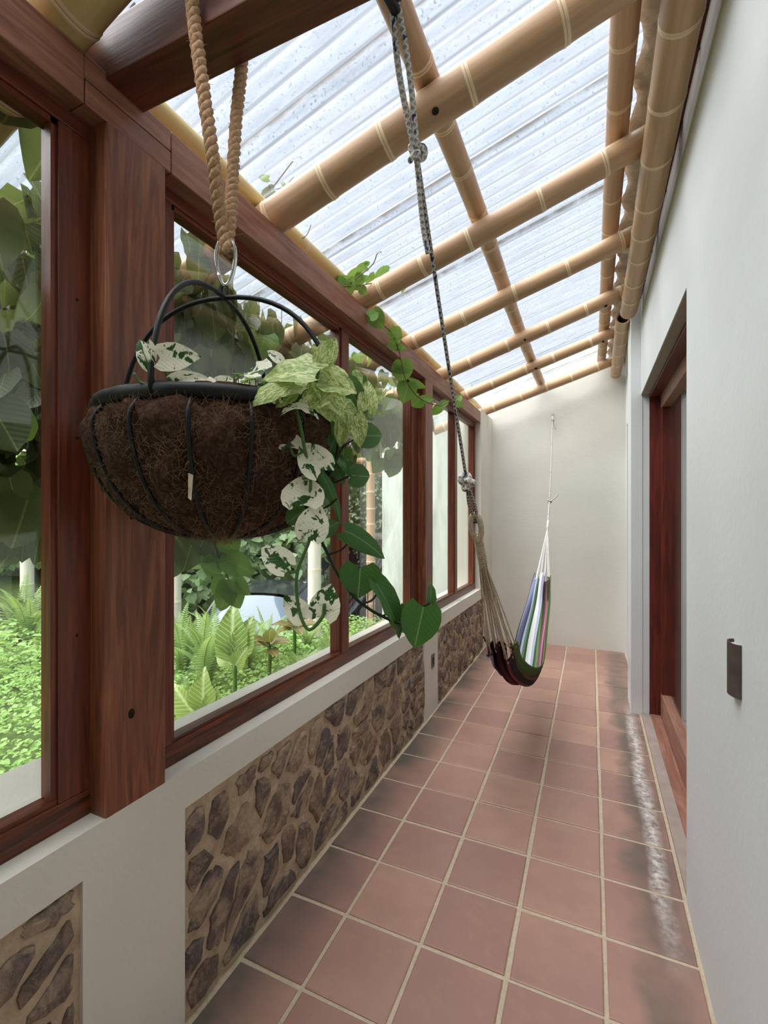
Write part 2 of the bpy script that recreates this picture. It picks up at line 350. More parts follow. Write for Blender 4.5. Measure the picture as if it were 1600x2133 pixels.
    def sphere(s, c, r, seg=10, rings=6):
        rr = r if isinstance(r, (tuple, list)) else (r, r, r)
        vs = []
        for i in range(rings + 1):
            p = pi * i / rings
            for k in range(seg):
                a = 2 * pi * k / seg
                vs.append((c[0] + rr[0] * math.sin(p) * math.cos(a), c[1] + rr[1] * math.sin(p) * math.sin(a), c[2] - rr[2] * math.cos(p)))
        return s.add(vs, [(i * seg + k, i * seg + (k + 1) % seg, (i + 1) * seg + (k + 1) % seg, (i + 1) * seg + k) for i in range(rings) for k in range(seg)])
    def mesh(s, name, o=(0, 0, 0), smooth=False):
        me = bpy.data.meshes.new(name); o = Vector(o)
        me.from_pydata([tuple(Vector(v) - o) for v in s.v], [], s.f)
        if any(u is not None for u in s.uv):
            ul = me.uv_layers.new(name='UVMap').data; k = 0
            for f, u in zip(s.f, s.uv):
                for j in range(len(f)):
                    if u: ul[k].uv = u[j]
                    k += 1
        for n, d in s.at.items():
            a = me.attributes.new(n, 'FLOAT', 'POINT')
            a.data.foreach_set('value', [d.get(i, 0.0) for i in range(len(s.v))])
        if smooth: me.polygons.foreach_set('use_smooth', [True] * len(s.f))
        if any(s.mi): me.polygons.foreach_set('material_index', s.mi)
        me.update(); return me
    def build(s, name, mat, parent=None, loc=None, smooth=False, bevel=0.0, fix=True):
        base = wloc(parent) if parent else Vector(loc if loc is not None else (0, 0, 0))
        me = s.mesh(name, base, smooth)
        for m in (mat if isinstance(mat, (list, tuple)) else [mat]): me.materials.append(m)
        o = bpy.data.objects.new(name, me); COL.objects.link(o)
        if parent: o.parent = parent
        else: o.location = base
        if bevel:
            md = o.modifiers.new('edges', 'BEVEL'); md.width = bevel; md.segments = 2; md.limit_method = 'ANGLE'
        return o
def inst(name, me, parent, mw):
    o = bpy.data.objects.new(name, me); COL.objects.link(o)
    if parent is not None:
        o.parent = parent; o.matrix_basis = Matrix.Translation(-wloc(parent)) @ mw
    else: o.matrix_basis = mw
    return o
def frame(pos, d, nrm, s):
    d = Vector(d).normalized(); nrm = Vector(nrm); x = d.cross(nrm)
    x = x.normalized() if x.length > 1e-5 else d.orthogonal().normalized(); z = x.cross(d)
    sx, sy, sz = s if isinstance(s, (tuple, list)) else (s, s, s)
    return Matrix(((x.x * sx, d.x * sy, z.x * sz, pos[0]), (x.y * sx, d.y * sy, z.y * sz, pos[1]), (x.z * sx, d.z * sy, z.z * sz, pos[2]), (0, 0, 0, 1)))
def spline(pts, n):               # Catmull-Rom through the points
    P = [Vector(p) for p in pts]; P = [P[0] * 2 - P[1]] + P + [P[-1] * 2 - P[-2]]; out = []
    for i in range(1, len(P) - 2):
        for k in range(n):
            t = k / n; a, b, c, d = P[i - 1:i + 3]
            out.append(.5 * ((2 * b) + (c - a) * t + (2 * a - 5 * b + 4 * c - d) * t * t + (3 * b - a - 3 * c + d) * t ** 3))
    return out + [P[-2]]
# ------------------------------------------------------------------ the setting
XL, XR, YB, YF = -1.13, 0.35, 5.83, -1.6
RA, RB = 2.765, 0.31                                  # rafter axis height over the plate, roof slope
def rz(x): return RA + RB * (x - XL)
def zs(y): return 0.793 - 0.0175 * y                  # top of the low wall falls a little along the porch

# floor: sandy grout bed with one object for each tile
floor = props(MB().box((XL - .02, YF, -.12), (XR + .01, YB + .02, -.006)).build('floor', M_grout), 'terracotta tiled porch floor with wide sandy grout joints', 'floor', kind='structure')
xe = [XL + .004] + [(-2.855 + i) * TP for i in range(4)] + [XR - .004]
tmesh = {}
def tile_mesh(w, l, var):
    k = (round(w, 3), round(l, 3), var)
    if k in tmesh: return tmesh[k]
    rg = random.Random(var * 77 + int(w * 1000)); e = .0045; m = MB()
    def ring(ins, z, j):
        out = []
        for (sx, sy) in ((-1, -1), (0, -1), (1, -1), (1, 0), (1, 1), (0, 1), (-1, 1), (-1, 0)):
            out.append((sx * (w / 2 - ins) + rg.uniform(-j, j), sy * (l / 2 - ins) + rg.uniform(-j, j), z))
        return out
    a = ring(0, -.012, .0012); b = [(x * .999, y * .999, -.003) for x, y, z in a]; c = [(x * (1 - e * 2 / w), y * (1 - e * 2 / l), rg.uniform(-.0006, .0006)) for x, y, z in a]
    m.add(a + b + c + [(0, 0, .0004)], [(i, (i + 1) % 8, (i + 1) % 8 + 8, i + 8) for i in range(8)] + [(i + 8, (i + 1) % 8 + 8, (i + 1) % 8 + 16, i + 16) for i in range(8)] + [(i + 16, (i + 1) % 8 + 16, 24) for i in range(8)])
    me = m.mesh('tile', smooth=False); me.materials.append(M_tile); tmesh[k] = me; return me
GR = .0155
for r in range(-11, 15):
    y0 = 5.228 * TP + r * TP; y1 = min(y0 + TP, YB)
    if y0 < YF - .2 or y1 - y0 < .06: continue
    for i in range(5):
        w = xe[i + 1] - xe[i] - GR; l = y1 - y0 - GR
        jx, jy = random.uniform(-.0015, .0015), random.uniform(-.0015, .0015)
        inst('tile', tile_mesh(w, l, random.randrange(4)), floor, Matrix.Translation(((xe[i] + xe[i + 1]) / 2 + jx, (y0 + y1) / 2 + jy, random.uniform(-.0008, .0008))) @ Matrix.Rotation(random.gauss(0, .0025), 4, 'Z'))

# low wall with sill, piers and three panels of quarry stone
SB = .115
m = MB().slab(XL, -1.445, YF, YB, lambda y: zs(y) - SB, zs)
m.slab(-1.44, -1.62, YF, .98, lambda y: -.1, lambda y: zs(y) - .004)
for a, b in ((.738, 1.05), (3.29, 3.61), (5.37, YB)): m.slab(XL, -1.36, a, b, lambda y: -.1, lambda y: zs(y) - SB)
m.slab(-1.175, -1.36, YF, YB, lambda y: -.1, lambda y: zs(y) - SB)
wall_left = props(m.build('wall_left', M_sill), 'low porch wall with cream sill and piers around rough stone panels', 'wall', kind='structure')
props(MB().slab(XL, -1.40, 5.207, YB, zs, lambda y: 2.72).build('wall_corner', M_sill), 'narrow white corner pier between far window and end wall', 'pier', kind='structure')
def voronoi(w, h, n, rg, ang=.75, stretch=.74):
    ca, sa = math.cos(ang), math.sin(ang)
    f = lambda p: ((ca * p[0] + sa * p[1]) * stretch, -sa * p[0] + ca * p[1])
    g = lambda q: (ca * q[0] / stretch - sa * q[1], sa * q[0] / stretch + ca * q[1])
    S = []; tries = 0; dmin = math.sqrt(w * h / n) * .62
    while len(S) < n and tries < 4000:
        tries += 1; p = f((rg.uniform(0, w), rg.uniform(0, h)))
        if all((p[0] - q[0]) ** 2 + (p[1] - q[1]) ** 2 > (dmin * rg.uniform(.6, 1.0)) ** 2 * stretch for q in S): S.append(p)
    out = []
    for i, s0 in enumerate(S):
        poly = [f(p) for p in ((0, 0), (w, 0), (w, h), (0, h))]
        for j, t in enumerate(S):
            if i == j or not poly: continue
            mx, my = (s0[0] + t[0]) / 2, (s0[1] + t[1]) / 2; nx, ny = t[0] - s0[0], t[1] - s0[1]
            new = []
            for k in range(len(poly)):
                p, q = poly[k], poly[(k + 1) % len(poly)]
                dp = (p[0] - mx) * nx + (p[1] - my) * ny; dq = (q[0] - mx) * nx + (q[1] - my) * ny
                if dp <= 0: new.append(p)
                if dp * dq < 0:
                    t_ = dp / (dp - dq); new.append((p[0] + (q[0] - p[0]) * t_, p[1] + (q[1] - p[1]) * t_))
            poly = new
        if len(poly) >= 3: out.append([g(p) for p in poly])
    return out
def stone_panel(y0, y1, n, seed):
    rg = random.Random(seed); w = y1 - y0; h = (zs(y0) + zs(y1)) / 2 - SB - .002
    top = lambda y: zs(y) - SB
    nu, nv = int(w / .02), 32; vs = []
    for i in range(nu + 1):
        for j in range(nv + 1):
            y = y0 + w * i / nu; z = -.02 + (top(y) + .02) * j / nv
            vs.append((-1.141 + .004 * math.sin(y * 61 + z * 37) * math.sin(z * 53 - y * 19) + rg.uniform(-.0025, .0025), y, z))
    panel = MB().add(vs, [(i * (nv + 1) + j, (i + 1) * (nv + 1) + j, (i + 1) * (nv + 1) + j + 1, i * (nv + 1) + j + 1) for i in range(nu) for j in range(nv)]).build('mortar_bed', M_mortar, wall_left, smooth=True)
    for poly in voronoi(w, h, n, rg):
        cx = sum(p[0] for p in poly) / len(poly); cy = sum(p[1] for p in poly) / len(poly)
        rad = sum(math.hypot(p[0] - cx, p[1] - cy) for p in poly) / len(poly)
        if rad < .025: continue
        k = max(.55, 1 - rg.uniform(.014, .026) / rad)
        P = [(cx + (p[0] - cx) * k, cy + (p[1] - cy) * k) for p in poly]
        Q = []
        for i in range(len(P)):
            p, q = P[i], P[(i + 1) % len(P)]
            for t in (.16, .5, .84):
                j = rad * .085
                Q.append((p[0] + (q[0] - p[0]) * t + rg.uniform(-j, j), p[1] + (q[1] - p[1]) * t + rg.uniform(-j, j)))
        nq = len(Q); d = rg.uniform(.006, .013); tx, tz = rg.uniform(-.05, .05), rg.uniform(-.05, .05)
        def ring(s, x): return [(x, y0 + min(max(cx + (p[0] - cx) * s, .003), w - .003), max(.002, min(cy + (p[1] - cy) * s, top(y0 + cx) - .003))) for p in Q]
        a = ring(1.0, -1.15); b = [(-1.141 + d * .55, y, z) for _, y, z in ring(.97, 0)]
        c = [(-1.141 + d + tx * (y - y0 - cx) + tz * (z - cy) + rg.uniform(-.002, .002), y, z) for _, y, z in ring(.80, 0)]
        e = [(-1.141 + d * 1.15 + rg.uniform(-.002, .002), y, z) for _, y, z in ring(.42, 0)]
        mid = [(-1.141 + d * 1.2, y0 + cx, cy)]
        F = []
        for L in range(3): F += [(L * nq + i, L * nq + (i + 1) % nq, (L + 1) * nq + (i + 1) % nq, (L + 1) * nq + i) for i in range(nq)]
        F += [(3 * nq + i, 3 * nq + (i + 1) % nq, 4 * nq) for i in range(nq)]
        MB().add(a + b + c + e + mid, F).build('stone', M_stone, panel)
stone_panel(.10, .738, 24, 5); stone_panel(1.05, 3.29, 62, 3); stone_panel(3.61, 5.37, 60, 9)
props(MB().box((-1.138, YF, -.02), (-1.17, .10, .65)).build('mortar_bed', M_mortar, wall_left), 'plain mortar stretch behind the viewer')

# far wall, garden wall beyond the glass, wall behind the viewer
poly = [(-1.40, -.1), (.70, -.1), (.70, rz(.70) + .40), (-1.40, rz(-1.40) + .40)]
wall_back = props(MB().prism(poly, 1, YB, YB + .15).build('wall_back', M_cream), 'cream plaster end wall where the hammock hangs', 'wall', kind='structure')
props(MB().box((-2.63, YB + .02, -1.4), (-1.40, YB + .15, 3.2)).build('wall_garden', M_weath), 'weathered white garden wall seen through the far windows', 'wall', kind='structure')
poly = [(-1.40, -.1), (.70, -.1), (.70, rz(.70) + .1), (-1.40, rz(-1.40) + .1)]
props(MB().prism(poly, 1, YF - .15, YF).build('wall_front', M_cream), 'plain cream wall behind the viewer', 'wall', kind='structure')

# right wall with the glazed doorway, pilaster and second doorway
ZL = 2.465; ZT = 3.44; XW = .74
m = MB().box((XR, YF, -.1), (XW, 2.205, ZT)).box((XR, 2.205, ZL), (XW, 4.09, ZT)).box((XR, 4.09, -.1), (XW, 4.42, ZT)).box((XR, 4.42, ZL + .03), (XW, 5.62, ZT)).box((XR, 5.62, -.1), (XW, YB + .1, ZT))
m.box((.282, 4.085, -.1), (XR + .01, 4.42, ZT - .25))
wall_right = props(m.build('wall_right', M_white), 'smooth white house wall with deep doorway and slim pilaster', 'wall', kind='structure')
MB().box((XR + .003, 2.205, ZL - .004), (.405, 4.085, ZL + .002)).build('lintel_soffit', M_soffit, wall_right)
MB().box((XR + .004, 2.205, -.05), (.412, 4.085, .012))  .build('threshold_strip', M_thresh, wall_right)
def door(n, y0, y1, zt, label):
    d = props(empty('door_%d' % n, (.44, (y0 + y1) / 2, 0)), label, 'door', kind='structure')
    Z = M_door
    for y, s in ((y0, 1), (y1, -1)): MB().box((.407, y, .0), (.480, y + s * .012, zt)).build('jamb', Z[2], d)
    MB().box((.407, y0, zt - .02), (.480, y1, zt)).build('head', M_wood[1], d, bevel=.002)
    MB().box((.412, y0, -.01), (.480, y1, .022)).build('door_sill', Z[1], d, bevel=.003)
    MB().box((.480, y0 + .004, .0), (.545, y1 - .004, .20)).build('bottom_rail', Z[1], d, bevel=.003)
    MB().box((.480, y0 + .004, zt - .115), (.545, y1 - .004, zt - .01)).build('top_rail', Z[1], d, bevel=.003)
    for y, s in ((y0, 1), (y1, -1)): MB().box((.480, y + s * .004, .20), (.565, y + s * .075, zt - .115)).build('stile', Z[2], d, bevel=.003)
    MB().box((.510, y0 + .075, .19), (.516, y1 - .075, zt - .10)).build('pane', M_glass, d)
    return d
door(1, 2.207, 4.088, ZL - .006, 'red-brown timber glazed door set deep in the white wall')
door(2, 4.422, 5.618, ZL + .02, 'second timber glazed door beyond the slim white pilaster')
# the room behind the doors
m = MB().box((2.6, 1.0, -.1), (2.7, 6.0, 2.7)).box((XW, .9, -.1), (2.7, 1.0, 2.7)).box((XW, 6.0, -.1), (2.7, 6.1, 2.7)).box((XW, .9, 2.6), (2.7, 6.1, 2.7))
props(m.build('wall_inner_room', M_white), 'white walls of the room behind the glazed door', 'wall', kind='structure')
props(MB().box((XR + .06, .9, -.12), (2.7, 6.1, -.012)).build('floor_inner_room', M_conc), 'pale floor of the room behind the glazed door', 'floor', kind='structure')

# unseen ceiling added behind the viewer to shade the near end of the porch
props(MB().box((-1.30, YF, 2.99), (XR, -.10, 3.04)).build('ceiling', M_soffit), 'unseen solid ceiling added behind the viewer to shade the near porch', 'ceiling', kind='structure')
# posts, wall plate, tie beam
def post(y0, y1, label):
    return props(MB().slab(XL - .001, -1.262, y0, y1, lambda y: zs(y) - .002, lambda y: 2.57).build('timber_post', M_post, loc=(XL, (y0 + y1) / 2, .77), bevel=.004), label, 'post', 'timber posts between the windows')
p1 = post(.797, .980, 'thick reddish timber post behind the hanging basket')
for (z, w) in ((1.02, .010), (1.55, .006)):
    MB().sphere((XL - .001, .87, z), (.003, w, w * 1.4)).build('knot', M_hole, p1)
p2 = post(3.308, 3.482, 'slimmer looking timber post beside the stone pier with the outlet')
ZP0, ZP1, ZPM = 2.560, 2.685, 2.622
def plate(name, segs, label):
    m = MB()
    for (a, b, z0, z1) in segs: m.box((XL, a, z0), (-1.27, b, z1))
    return props(m.build(name, M_plate, loc=(XL, segs[0][0], 2.6), bevel=.003), label, 'beam')
plate('wall_plate_beam', [(YF, .742, ZP0, ZP1), (.742, .998, ZPM + .0015, ZP1)], 'brown timber plate over the nearest window, lapped above the thick post')
plate('wall_plate_beam', [(.7445, .998, ZP0, ZPM - .0015), (1.0005, 5.20, ZP0, ZP1)], 'long brown timber plate running over the far windows to the end wall')
tb = props(MB().box((-1.24, .797, 2.665), (XR, .908, 2.81)).build('tie_beam', M_wood[0], loc=(-.4, .85, 2.665), bevel=.004), 'heavy dark timber tie beam carrying the basket rope', 'beam')

# windows
XG, XF0, XF1 = -1.225, -1.19, -1.262
def window(n, y0, y1, stiles, mullions, label):
    w = props(empty('window_%d' % n, (XG, (y0 + y1) / 2, zs((y0 + y1) / 2))), label, 'window', kind='structure')
    br = .066; ztop = 2.523
    MB().slab(XF0, XF1, y0, y1, lambda y: zs(y), lambda y: zs(y) + br).build('bottom_rail', M_rail, w, bevel=.003)
    MB().box((XF0, y0, ztop), (XF1, y1, 2.62)).build('top_rail', M_wood[1], w, bevel=.003)
    edges = []; SO = {}
    for (a, b) in stiles:
        SO[(a + b) / 2] = MB().slab(XF0, XF1, a, b, lambda y: zs(y) + br, lambda y: ztop).build('stile', M_wood[2], w, bevel=.003); edges.append((a, b))
    for (a, b) in mullions:
        MB().slab(XF0, XF1, a, b, lambda y: zs(y) + br, lambda y: ztop).build('mullion', M_wood[2], w, bevel=.003); edges.append((a, b))
    edges.sort()
    for (a, b), (c, d) in zip(edges, edges[1:]):
        MB().slab(XG - .002, XG + .002, b - .008, c + .008, lambda y: zs(y) + br - .006, lambda y: ztop + .006).build('pane', M_glass, w)
        for (s0, s1) in ((b, b + .014), (c - .014, c)):    # glazing beads
            MB().slab(XG + .003, XF0 - .008, s0, s1, lambda y: zs(y) + br, lambda y: ztop).build('glazing_bead', M_wood[2], w)
        MB().box((XG + .003, b, ztop - .014), (XF0 - .008, c, ztop)).build('glazing_bead', M_wood[1], w)
        MB().slab(XG + .003, XF0 - .006, b, c, lambda y: zs(y) + br, lambda y: zs(y) + br + .012).build('glazing_bead', M_rail, w)
    for y in [e for s in stiles for e in [(s[0] + s[1]) / 2]]:
        for z in (1.25, 1.75, 2.1):
            MB().sphere((XF0, y + .004, z), (.0015, .004, .004), 8, 4).build('peg_hole', M_hole, SO[y])
    return w
window(1, YF, .799, [(YF, YF + .08), (.7176, .799)], [(-.85, -.77)], 'dark framed window pane left of the thick timber post')
window(2, .976, 3.318, [(.976, 1.056), (3.173, 3.318)], [(2.133, 2.212)], 'wide timber window behind the hanging basket with a thin mullion')
window(3, 3.478, 5.205, [(3.478, 3.60), (5.155, 5.205)], [(4.34, 4.43)], 'far timber window looking onto the weathered white wall')

# ------------------------------------------------------------------ bamboo roof frame and clear sheets
def pole(name, p0, p1, r, label, group, mat=M_bam, seg=18, step=(.24, .36), bow=.006, holes=(), seed=0, taper=.08, cat='bamboo pole'):
    rg = random.Random(seed * 13 + 5); p0, p1 = Vector(p0), Vector(p1); L = (p1 - p0).length; d = (p1 - p0) / L
    side = d.orthogonal().normalized(); s2 = d.cross(side)
    st = [0.0]; rad = [1.0]; ring = [0.0]; t = rg.uniform(.08, .25)
    while t < L - .05:
        sw = rg.uniform(1.025, 1.06)
        for dt, q, a in ((-.035, 1.0, 0), (-.013, 1.02, .2), (-.006, sw, .75), (-.0015, sw, .8), (.000, sw * .975, 1.0), (.0025, sw * .985, .8), (.009, sw * .99, .7), (.016, 1.0, .2), (.04, .992, 0)):
            st.append(t + dt); rad.append(q); ring.append(a)
        t += rg.uniform(*step)
    st.append(L); rad.append(1.0); ring.append(0.0)
    k = [(a, b, c) for a, b, c in sorted(zip(st, rad, ring)) if 0 <= a <= L]
    ph = rg.uniform(0, 6); pts = [p0 + d * a + (side * math.sin(a * 1.3 + ph) + s2 * math.sin(a * 1.7 + ph * 2)) * bow for a, _, _ in k]
    rr = [r * b * (1 - taper * a / L) for a, b, _ in k]
    m = MB().tube(pts, rr, seg, caps=False, at={'ring': [c for _, _, c in k]}, u0=rg.uniform(0, 9))
    for e, s in ((0, 1), (-1, -1)):                      # hollow ends
        q = pts[e]; ax = (pts[1] - pts[0]).normalized() if e == 0 else (pts[-2] - pts[-1]).normalized()
        m.tube([q, q + ax * .0005, q + ax * .05], [rr[e], rr[e] * .8, rr[e] * .78], seg, caps=False)
        m.tube([q + ax * .05, q + ax * .051], [rr[e] * .79, .001], seg, caps=False, mi=1)
    o = m.build(name, [mat, M_hole], loc=p0, smooth=True)
    props(o, label, cat, group)
    for (a, ang) in holes:
        c = p0 + d * a + Vector(ang).normalized() * (r * (1 - taper * a / L) * .985)
        h = MB().sphere((0, 0, 0), (.012, .013, .0035), 10, 5).build('bolt_hole', M_hole)
        h.parent = o; h.matrix_basis = Matrix.Translation(c - p0) @ frame((0, 0, 0), d, Vector(ang), 1).to_3x3().to_4x4()
    return o
RY = [.702, 1.548, 2.325, 3.080, 3.862, 4.672, 5.540]
RL = ['fat pale bamboo rafter crossing the top corner above the nearest window', 'thickest bamboo rafter, crossed by the knotted hammock rope', 'second bamboo rafter past the rope knot, with vine on its end',
      'third bamboo rafter past the rope knot', 'fourth bamboo rafter past the rope knot', 'fifth bamboo rafter, last but one before the end wall', 'bamboo rafter lying against the cream end wall']
RRAD = [.074, .068, .060, .057, .057, .053, .053]
for i, y in enumerate(RY):
    x0, x1 = -1.78, .315
    pole('bamboo_rafter', (x0, y, rz(x0)), (x1, y, rz(x1)), RRAD[i], RL[i], 'bamboo rafters under the clear roof', M_bamy if i == 0 else M_bam, seed=i + 1,
         holes=[((-.475 - x0) * 1.047, (-.1, -.6, -.8)), ((.105 - x0) * 1.047, (-.1, -.3, -.95))] if i else [])
PA = RA + .118
def pz(x): return PA + RB * (x - XL)
pole('bamboo_purlin', (-1.262, YF, pz(-1.262) - .004), (-1.262, 5.70, pz(-1.262) - .004), .043, 'yellowish bamboo purlin just outside the timber plate', 'bamboo purlins on top of the rafters', M_bamy, seed=21, taper=.02)
pole('bamboo_purlin', (-.535, 5.74, pz(-.535)), (-.535, YF, pz(-.535)), .046, 'middle bamboo purlin running the length of the roof', 'bamboo purlins on top of the rafters', seed=24, step=(.26, .34), bow=.012, taper=.02)
pole('bamboo_purlin', (.105, YF, pz(.105)), (.105, 5.72, pz(.105)), .050, 'bamboo purlin beside the rough ridge mortar', 'bamboo purlins on top of the rafters', seed=23, step=(.26, .36), taper=.1)
XI = .258; ZI = rz(XI) - .052 - .064
pole('bamboo_ledger', (XI, YF, ZI), (XI, 4.02, ZI + .012), .066, 'fat bamboo ledger bolted along the white house wall', 'bamboo ledgers along the house wall', seed=31, step=(.26, .34), taper=.12, holes=[(3.78, (-.35, -.5, -.8)), (4.62, (-.35, -.4, -.85)), (5.56, (-.3, -.9, -.3))])
pole('bamboo_ledger', (XI - .018, 4.16, ZI + .03), (XI - .018, 5.79, ZI + .02), .056, 'short open-ended bamboo ledger by the end wall', 'bamboo ledgers along the house wall', seed=32, taper=.05, holes=[(.5, (-.5, -.5, -.7)), (1.55, (-.3, -.9, -.3))])

# corrugated clear sheets
SA = PA + .052
roof = props(empty('roof', (-.7, 2.0, SA)), 'clear corrugated plastic roof over the porch', 'roof', kind='structure')
WAVE = .076
def sheet(y0, y1, lift):
    ny = int((y1 - y0) / WAVE * 8); nx = 8; vs = []; va = []; vl = []; x0, x1 = -1.92, .335
    for j in range(ny + 1):
        y = y0 + (y1 - y0) * j / ny; wv = math.sin(2 * pi * y / WAVE)
        for i in range(nx + 1):
            x = x0 + (x1 - x0) * i / nx
            vs.append((x, y, SA + RB * (x - XL) + .0095 * wv + lift)); va.append(.5 - .5 * wv); vl.append(max(0, 1.6 - (y - y0) / .022))
    MB().add(vs, [(j * (nx + 1) + i, j * (nx + 1) + i + 1, (j + 1) * (nx + 1) + i + 1, (j + 1) * (nx + 1) + i) for j in range(ny) for i in range(nx)], at={'valley': va, 'lap': vl}).build('corrugated_sheet', M_sheet, roof, smooth=True)
laps = [YF] + [1.355 + .70 * k for k in range(-4, 7)]
for k, (a, b) in enumerate(zip(laps, laps[1:] + [YB])): sheet(a, min(b + WAVE, YB - .01), .004 * (k % 2))

# rough mortar ridge between the sheets and the house wall
vs = []; ny, nx = 260, 6
for j in range(ny + 1):
    y = YF + (YB - YF) * j / ny
    for i in range(nx + 1):
        t = i / nx; x = .165 + .19 * t + (.012 * math.sin(y * 23) if i == 0 else 0)
        lump = .020 * math.sin(2 * pi * y / WAVE + t * 1.6) + .016 * math.sin(y * 17 + t * 5) + random.uniform(-.008, .008)
        vs.append((x, y, SA + RB * (x - XL) - .020 - .05 * math.sin(pi * t) ** .7 + lump * (.3 + t)))
rd = MB().add(vs, [(j * (nx + 1) + i, (j + 1) * (nx + 1) + i, (j + 1) * (nx + 1) + i + 1, j * (nx + 1) + i + 1) for j in range(ny) for i in range(nx)]).build('trim_1', M_ridge, smooth=True)
props(rd, 'rough lumpy mortar packed between clear roof and house wall', 'mortar strip', kind='structure')
an = props(empty('trim_2', (XR - .01, 2, 3.22)), 'brown steel angle along the top of the house wall', 'metal strip', kind='structure')
MB().box((XR - .012, YF, 3.205), (XR, 4.08, 3.235)).build('steel_strip', M_rust, an)
for y in (1.35, 1.95, 2.75, 3.35, 3.75):
    MB().tube([(XI, y, ZI + .01), (XR, y, 3.20)], .006, 6).build('bracket_rod', M_rust, an)
# ------------------------------------------------------------------ small fittings on the walls
sc = props(empty('wall_sconce', (XR, 1.515, 1.07)), 'small dark brown clay half-round sconce on the white wall', 'wall lamp')
def halfring(r, z, n=14): return [(XR - r * math.sin(pi * k / n) * .42, 1.490 - r * math.cos(pi * k / n) * .74, z) for k in range(n + 1)]
zb_ = lambda y: 1.078 + (1.515 - y) * .10
a = halfring(.052, 0); b = halfring(.044, 0); n = len(a)
vo = [(x, y, 1.085) for x, y, z in a] + [(x, y, 1.222) for x, y, z in a] + [(x, y, 1.085) for x, y, z in b] + [(x, y, 1.222) for x, y, z in b]
F = []
for i in range(n - 1): F += [(i, i + 1, n + i + 1, n + i), (2 * n + i, 3 * n + i, 3 * n + i + 1, 2 * n + i + 1), (n + i, n + i + 1, 3 * n + i + 1, 3 * n + i), (i, 2 * n + i, 2 * n + i + 1, i + 1)]
shd = MB().add(vo, F).build('shade', M_clay, sc)
MB().add([(x, y, 1.214) for x, y, z in b], [tuple(range(n))]).build('cap', M_conc, sc)
MB().box((XR - .014, 1.508, 1.168), (XR - .010, 1.524, 1.171)).build('chip', M_cordw, shd)
ou = props(empty('outlet', (XL, 3.47, .40)), 'small grey electrical outlet on the stone wall pier', 'outlet')
cvp = MB().box((XL, 3.437, .352), (XL + .008, 3.503, .458)).build('cover_plate', M_plate_g, ou, bevel=.006)
MB().box((XL + .008, 3.452, .380), (XL + .010, 3.488, .430)).build('socket', M_iron, cvp)

# ------------------------------------------------------------------ hammock
def blend(xs, ys, x):
    for i in range(len(xs) - 1):
        if x <= xs[i + 1]:
            t = (x - xs[i]) / (xs[i + 1] - xs[i]); t = max(0, min(1, t))
            p0 = ys[max(i - 1, 0)]; p1 = ys[i]; p2 = ys[i + 1]; p3 = ys[min(i + 2, len(ys) - 1)]
            return .5 * (2 * p1 + (p2 - p0) * t + (2 * p0 - 5 * p1 + 4 * p2 - p3) * t * t + (3 * p1 - p0 - 3 * p2 + p3) * t ** 3)
    return ys[-1]
HY = [2.15, 2.4, 2.7, 3.0, 3.3, 3.7, 4.1, 4.42]
HXc = [-.380, -.396, -.396, -.388, -.392, -.406, -.402, -.400]
HW = [.115, .130, .160, .190, .205, .200, .165, .115]
HZ = [.945, .765, .600, .492, .470, .575, .755, .975]
HD = [.030, .055, .085, .105, .105, .085, .055, .02]
ham = props(empty('hammock', (-.39, 3.2, .47)), 'striped woven cotton hammock hanging slack above the tiles', 'hammock')
def hpt(y, v):
    w = blend(HY, HW, y); d = blend(HY, HD, y); end = abs((y - 3.28) / 1.13) ** 1.5
    x = blend(HY, HXc, y) + w / 2 * math.sin(v * pi / 2 * .96) + .010 * end * math.sin(v * 14)
    z = blend(HY, HZ, y) + d * (1 - math.cos(v * pi / 2)) ** 1.1 * 1.2 + .016 * (.35 + end) * math.sin(v * 11 + 1.2 * math.sin(y * 3)) + (.03 * end * math.sin(v * 5 + 2))
    return (x, y + .03 * end * math.sin(v * 17) * (1 if y > 3 else -1), z)
NU, NV = 54, 40; vs = []; F = []; U = []
for i in range(NU + 1):
    y = 2.15 + 2.27 * i / NU
    for j in range(NV + 1): vs.append(hpt(y, -1 + 2 * j / NV))
for i in range(NU):
    for j in range(NV):
        F.append((i * (NV + 1) + j, i * (NV + 1) + j + 1, (i + 1) * (NV + 1) + j + 1, (i + 1) * (NV + 1) + j))
        U.append([(i / NU * 2.6, j / NV), (i / NU * 2.6, (j + 1) / NV), ((i + 1) / NU * 2.6, (j + 1) / NV), ((i + 1) / NU * 2.6, j / NV)])
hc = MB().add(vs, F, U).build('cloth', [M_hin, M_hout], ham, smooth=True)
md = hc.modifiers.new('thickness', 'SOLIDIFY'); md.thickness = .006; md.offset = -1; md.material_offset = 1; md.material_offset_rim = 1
NEAR = Vector((-.400, 1.815, 1.435)); FAR = Vector((-.400, 4.93, 1.405))
for k in range(20):
    v = -1 + 2 * (k + .5) / 20; e = Vector(hpt(2.15, v)); j = Vector((random.uniform(-.012, .012), 0, random.uniform(-.012, .012)))
    m_ = (NEAR + e) / 2 + Vector((random.uniform(-.006, .006), 0, -.012 * random.random()))
    MB().tube(spline([NEAR + j * .8, m_, e, Vector(hpt(2.21, v)) - Vector((0, 0, .008))], 5), .0026, 6).build('suspension_cord', M_cord, ham)
    MB().tube([e + Vector((0, .0, -.006)), Vector(hpt(2.20, v)) + Vector((0, 0, -.004))], .006, 6).build('cloth_loop', M_hout, ham)
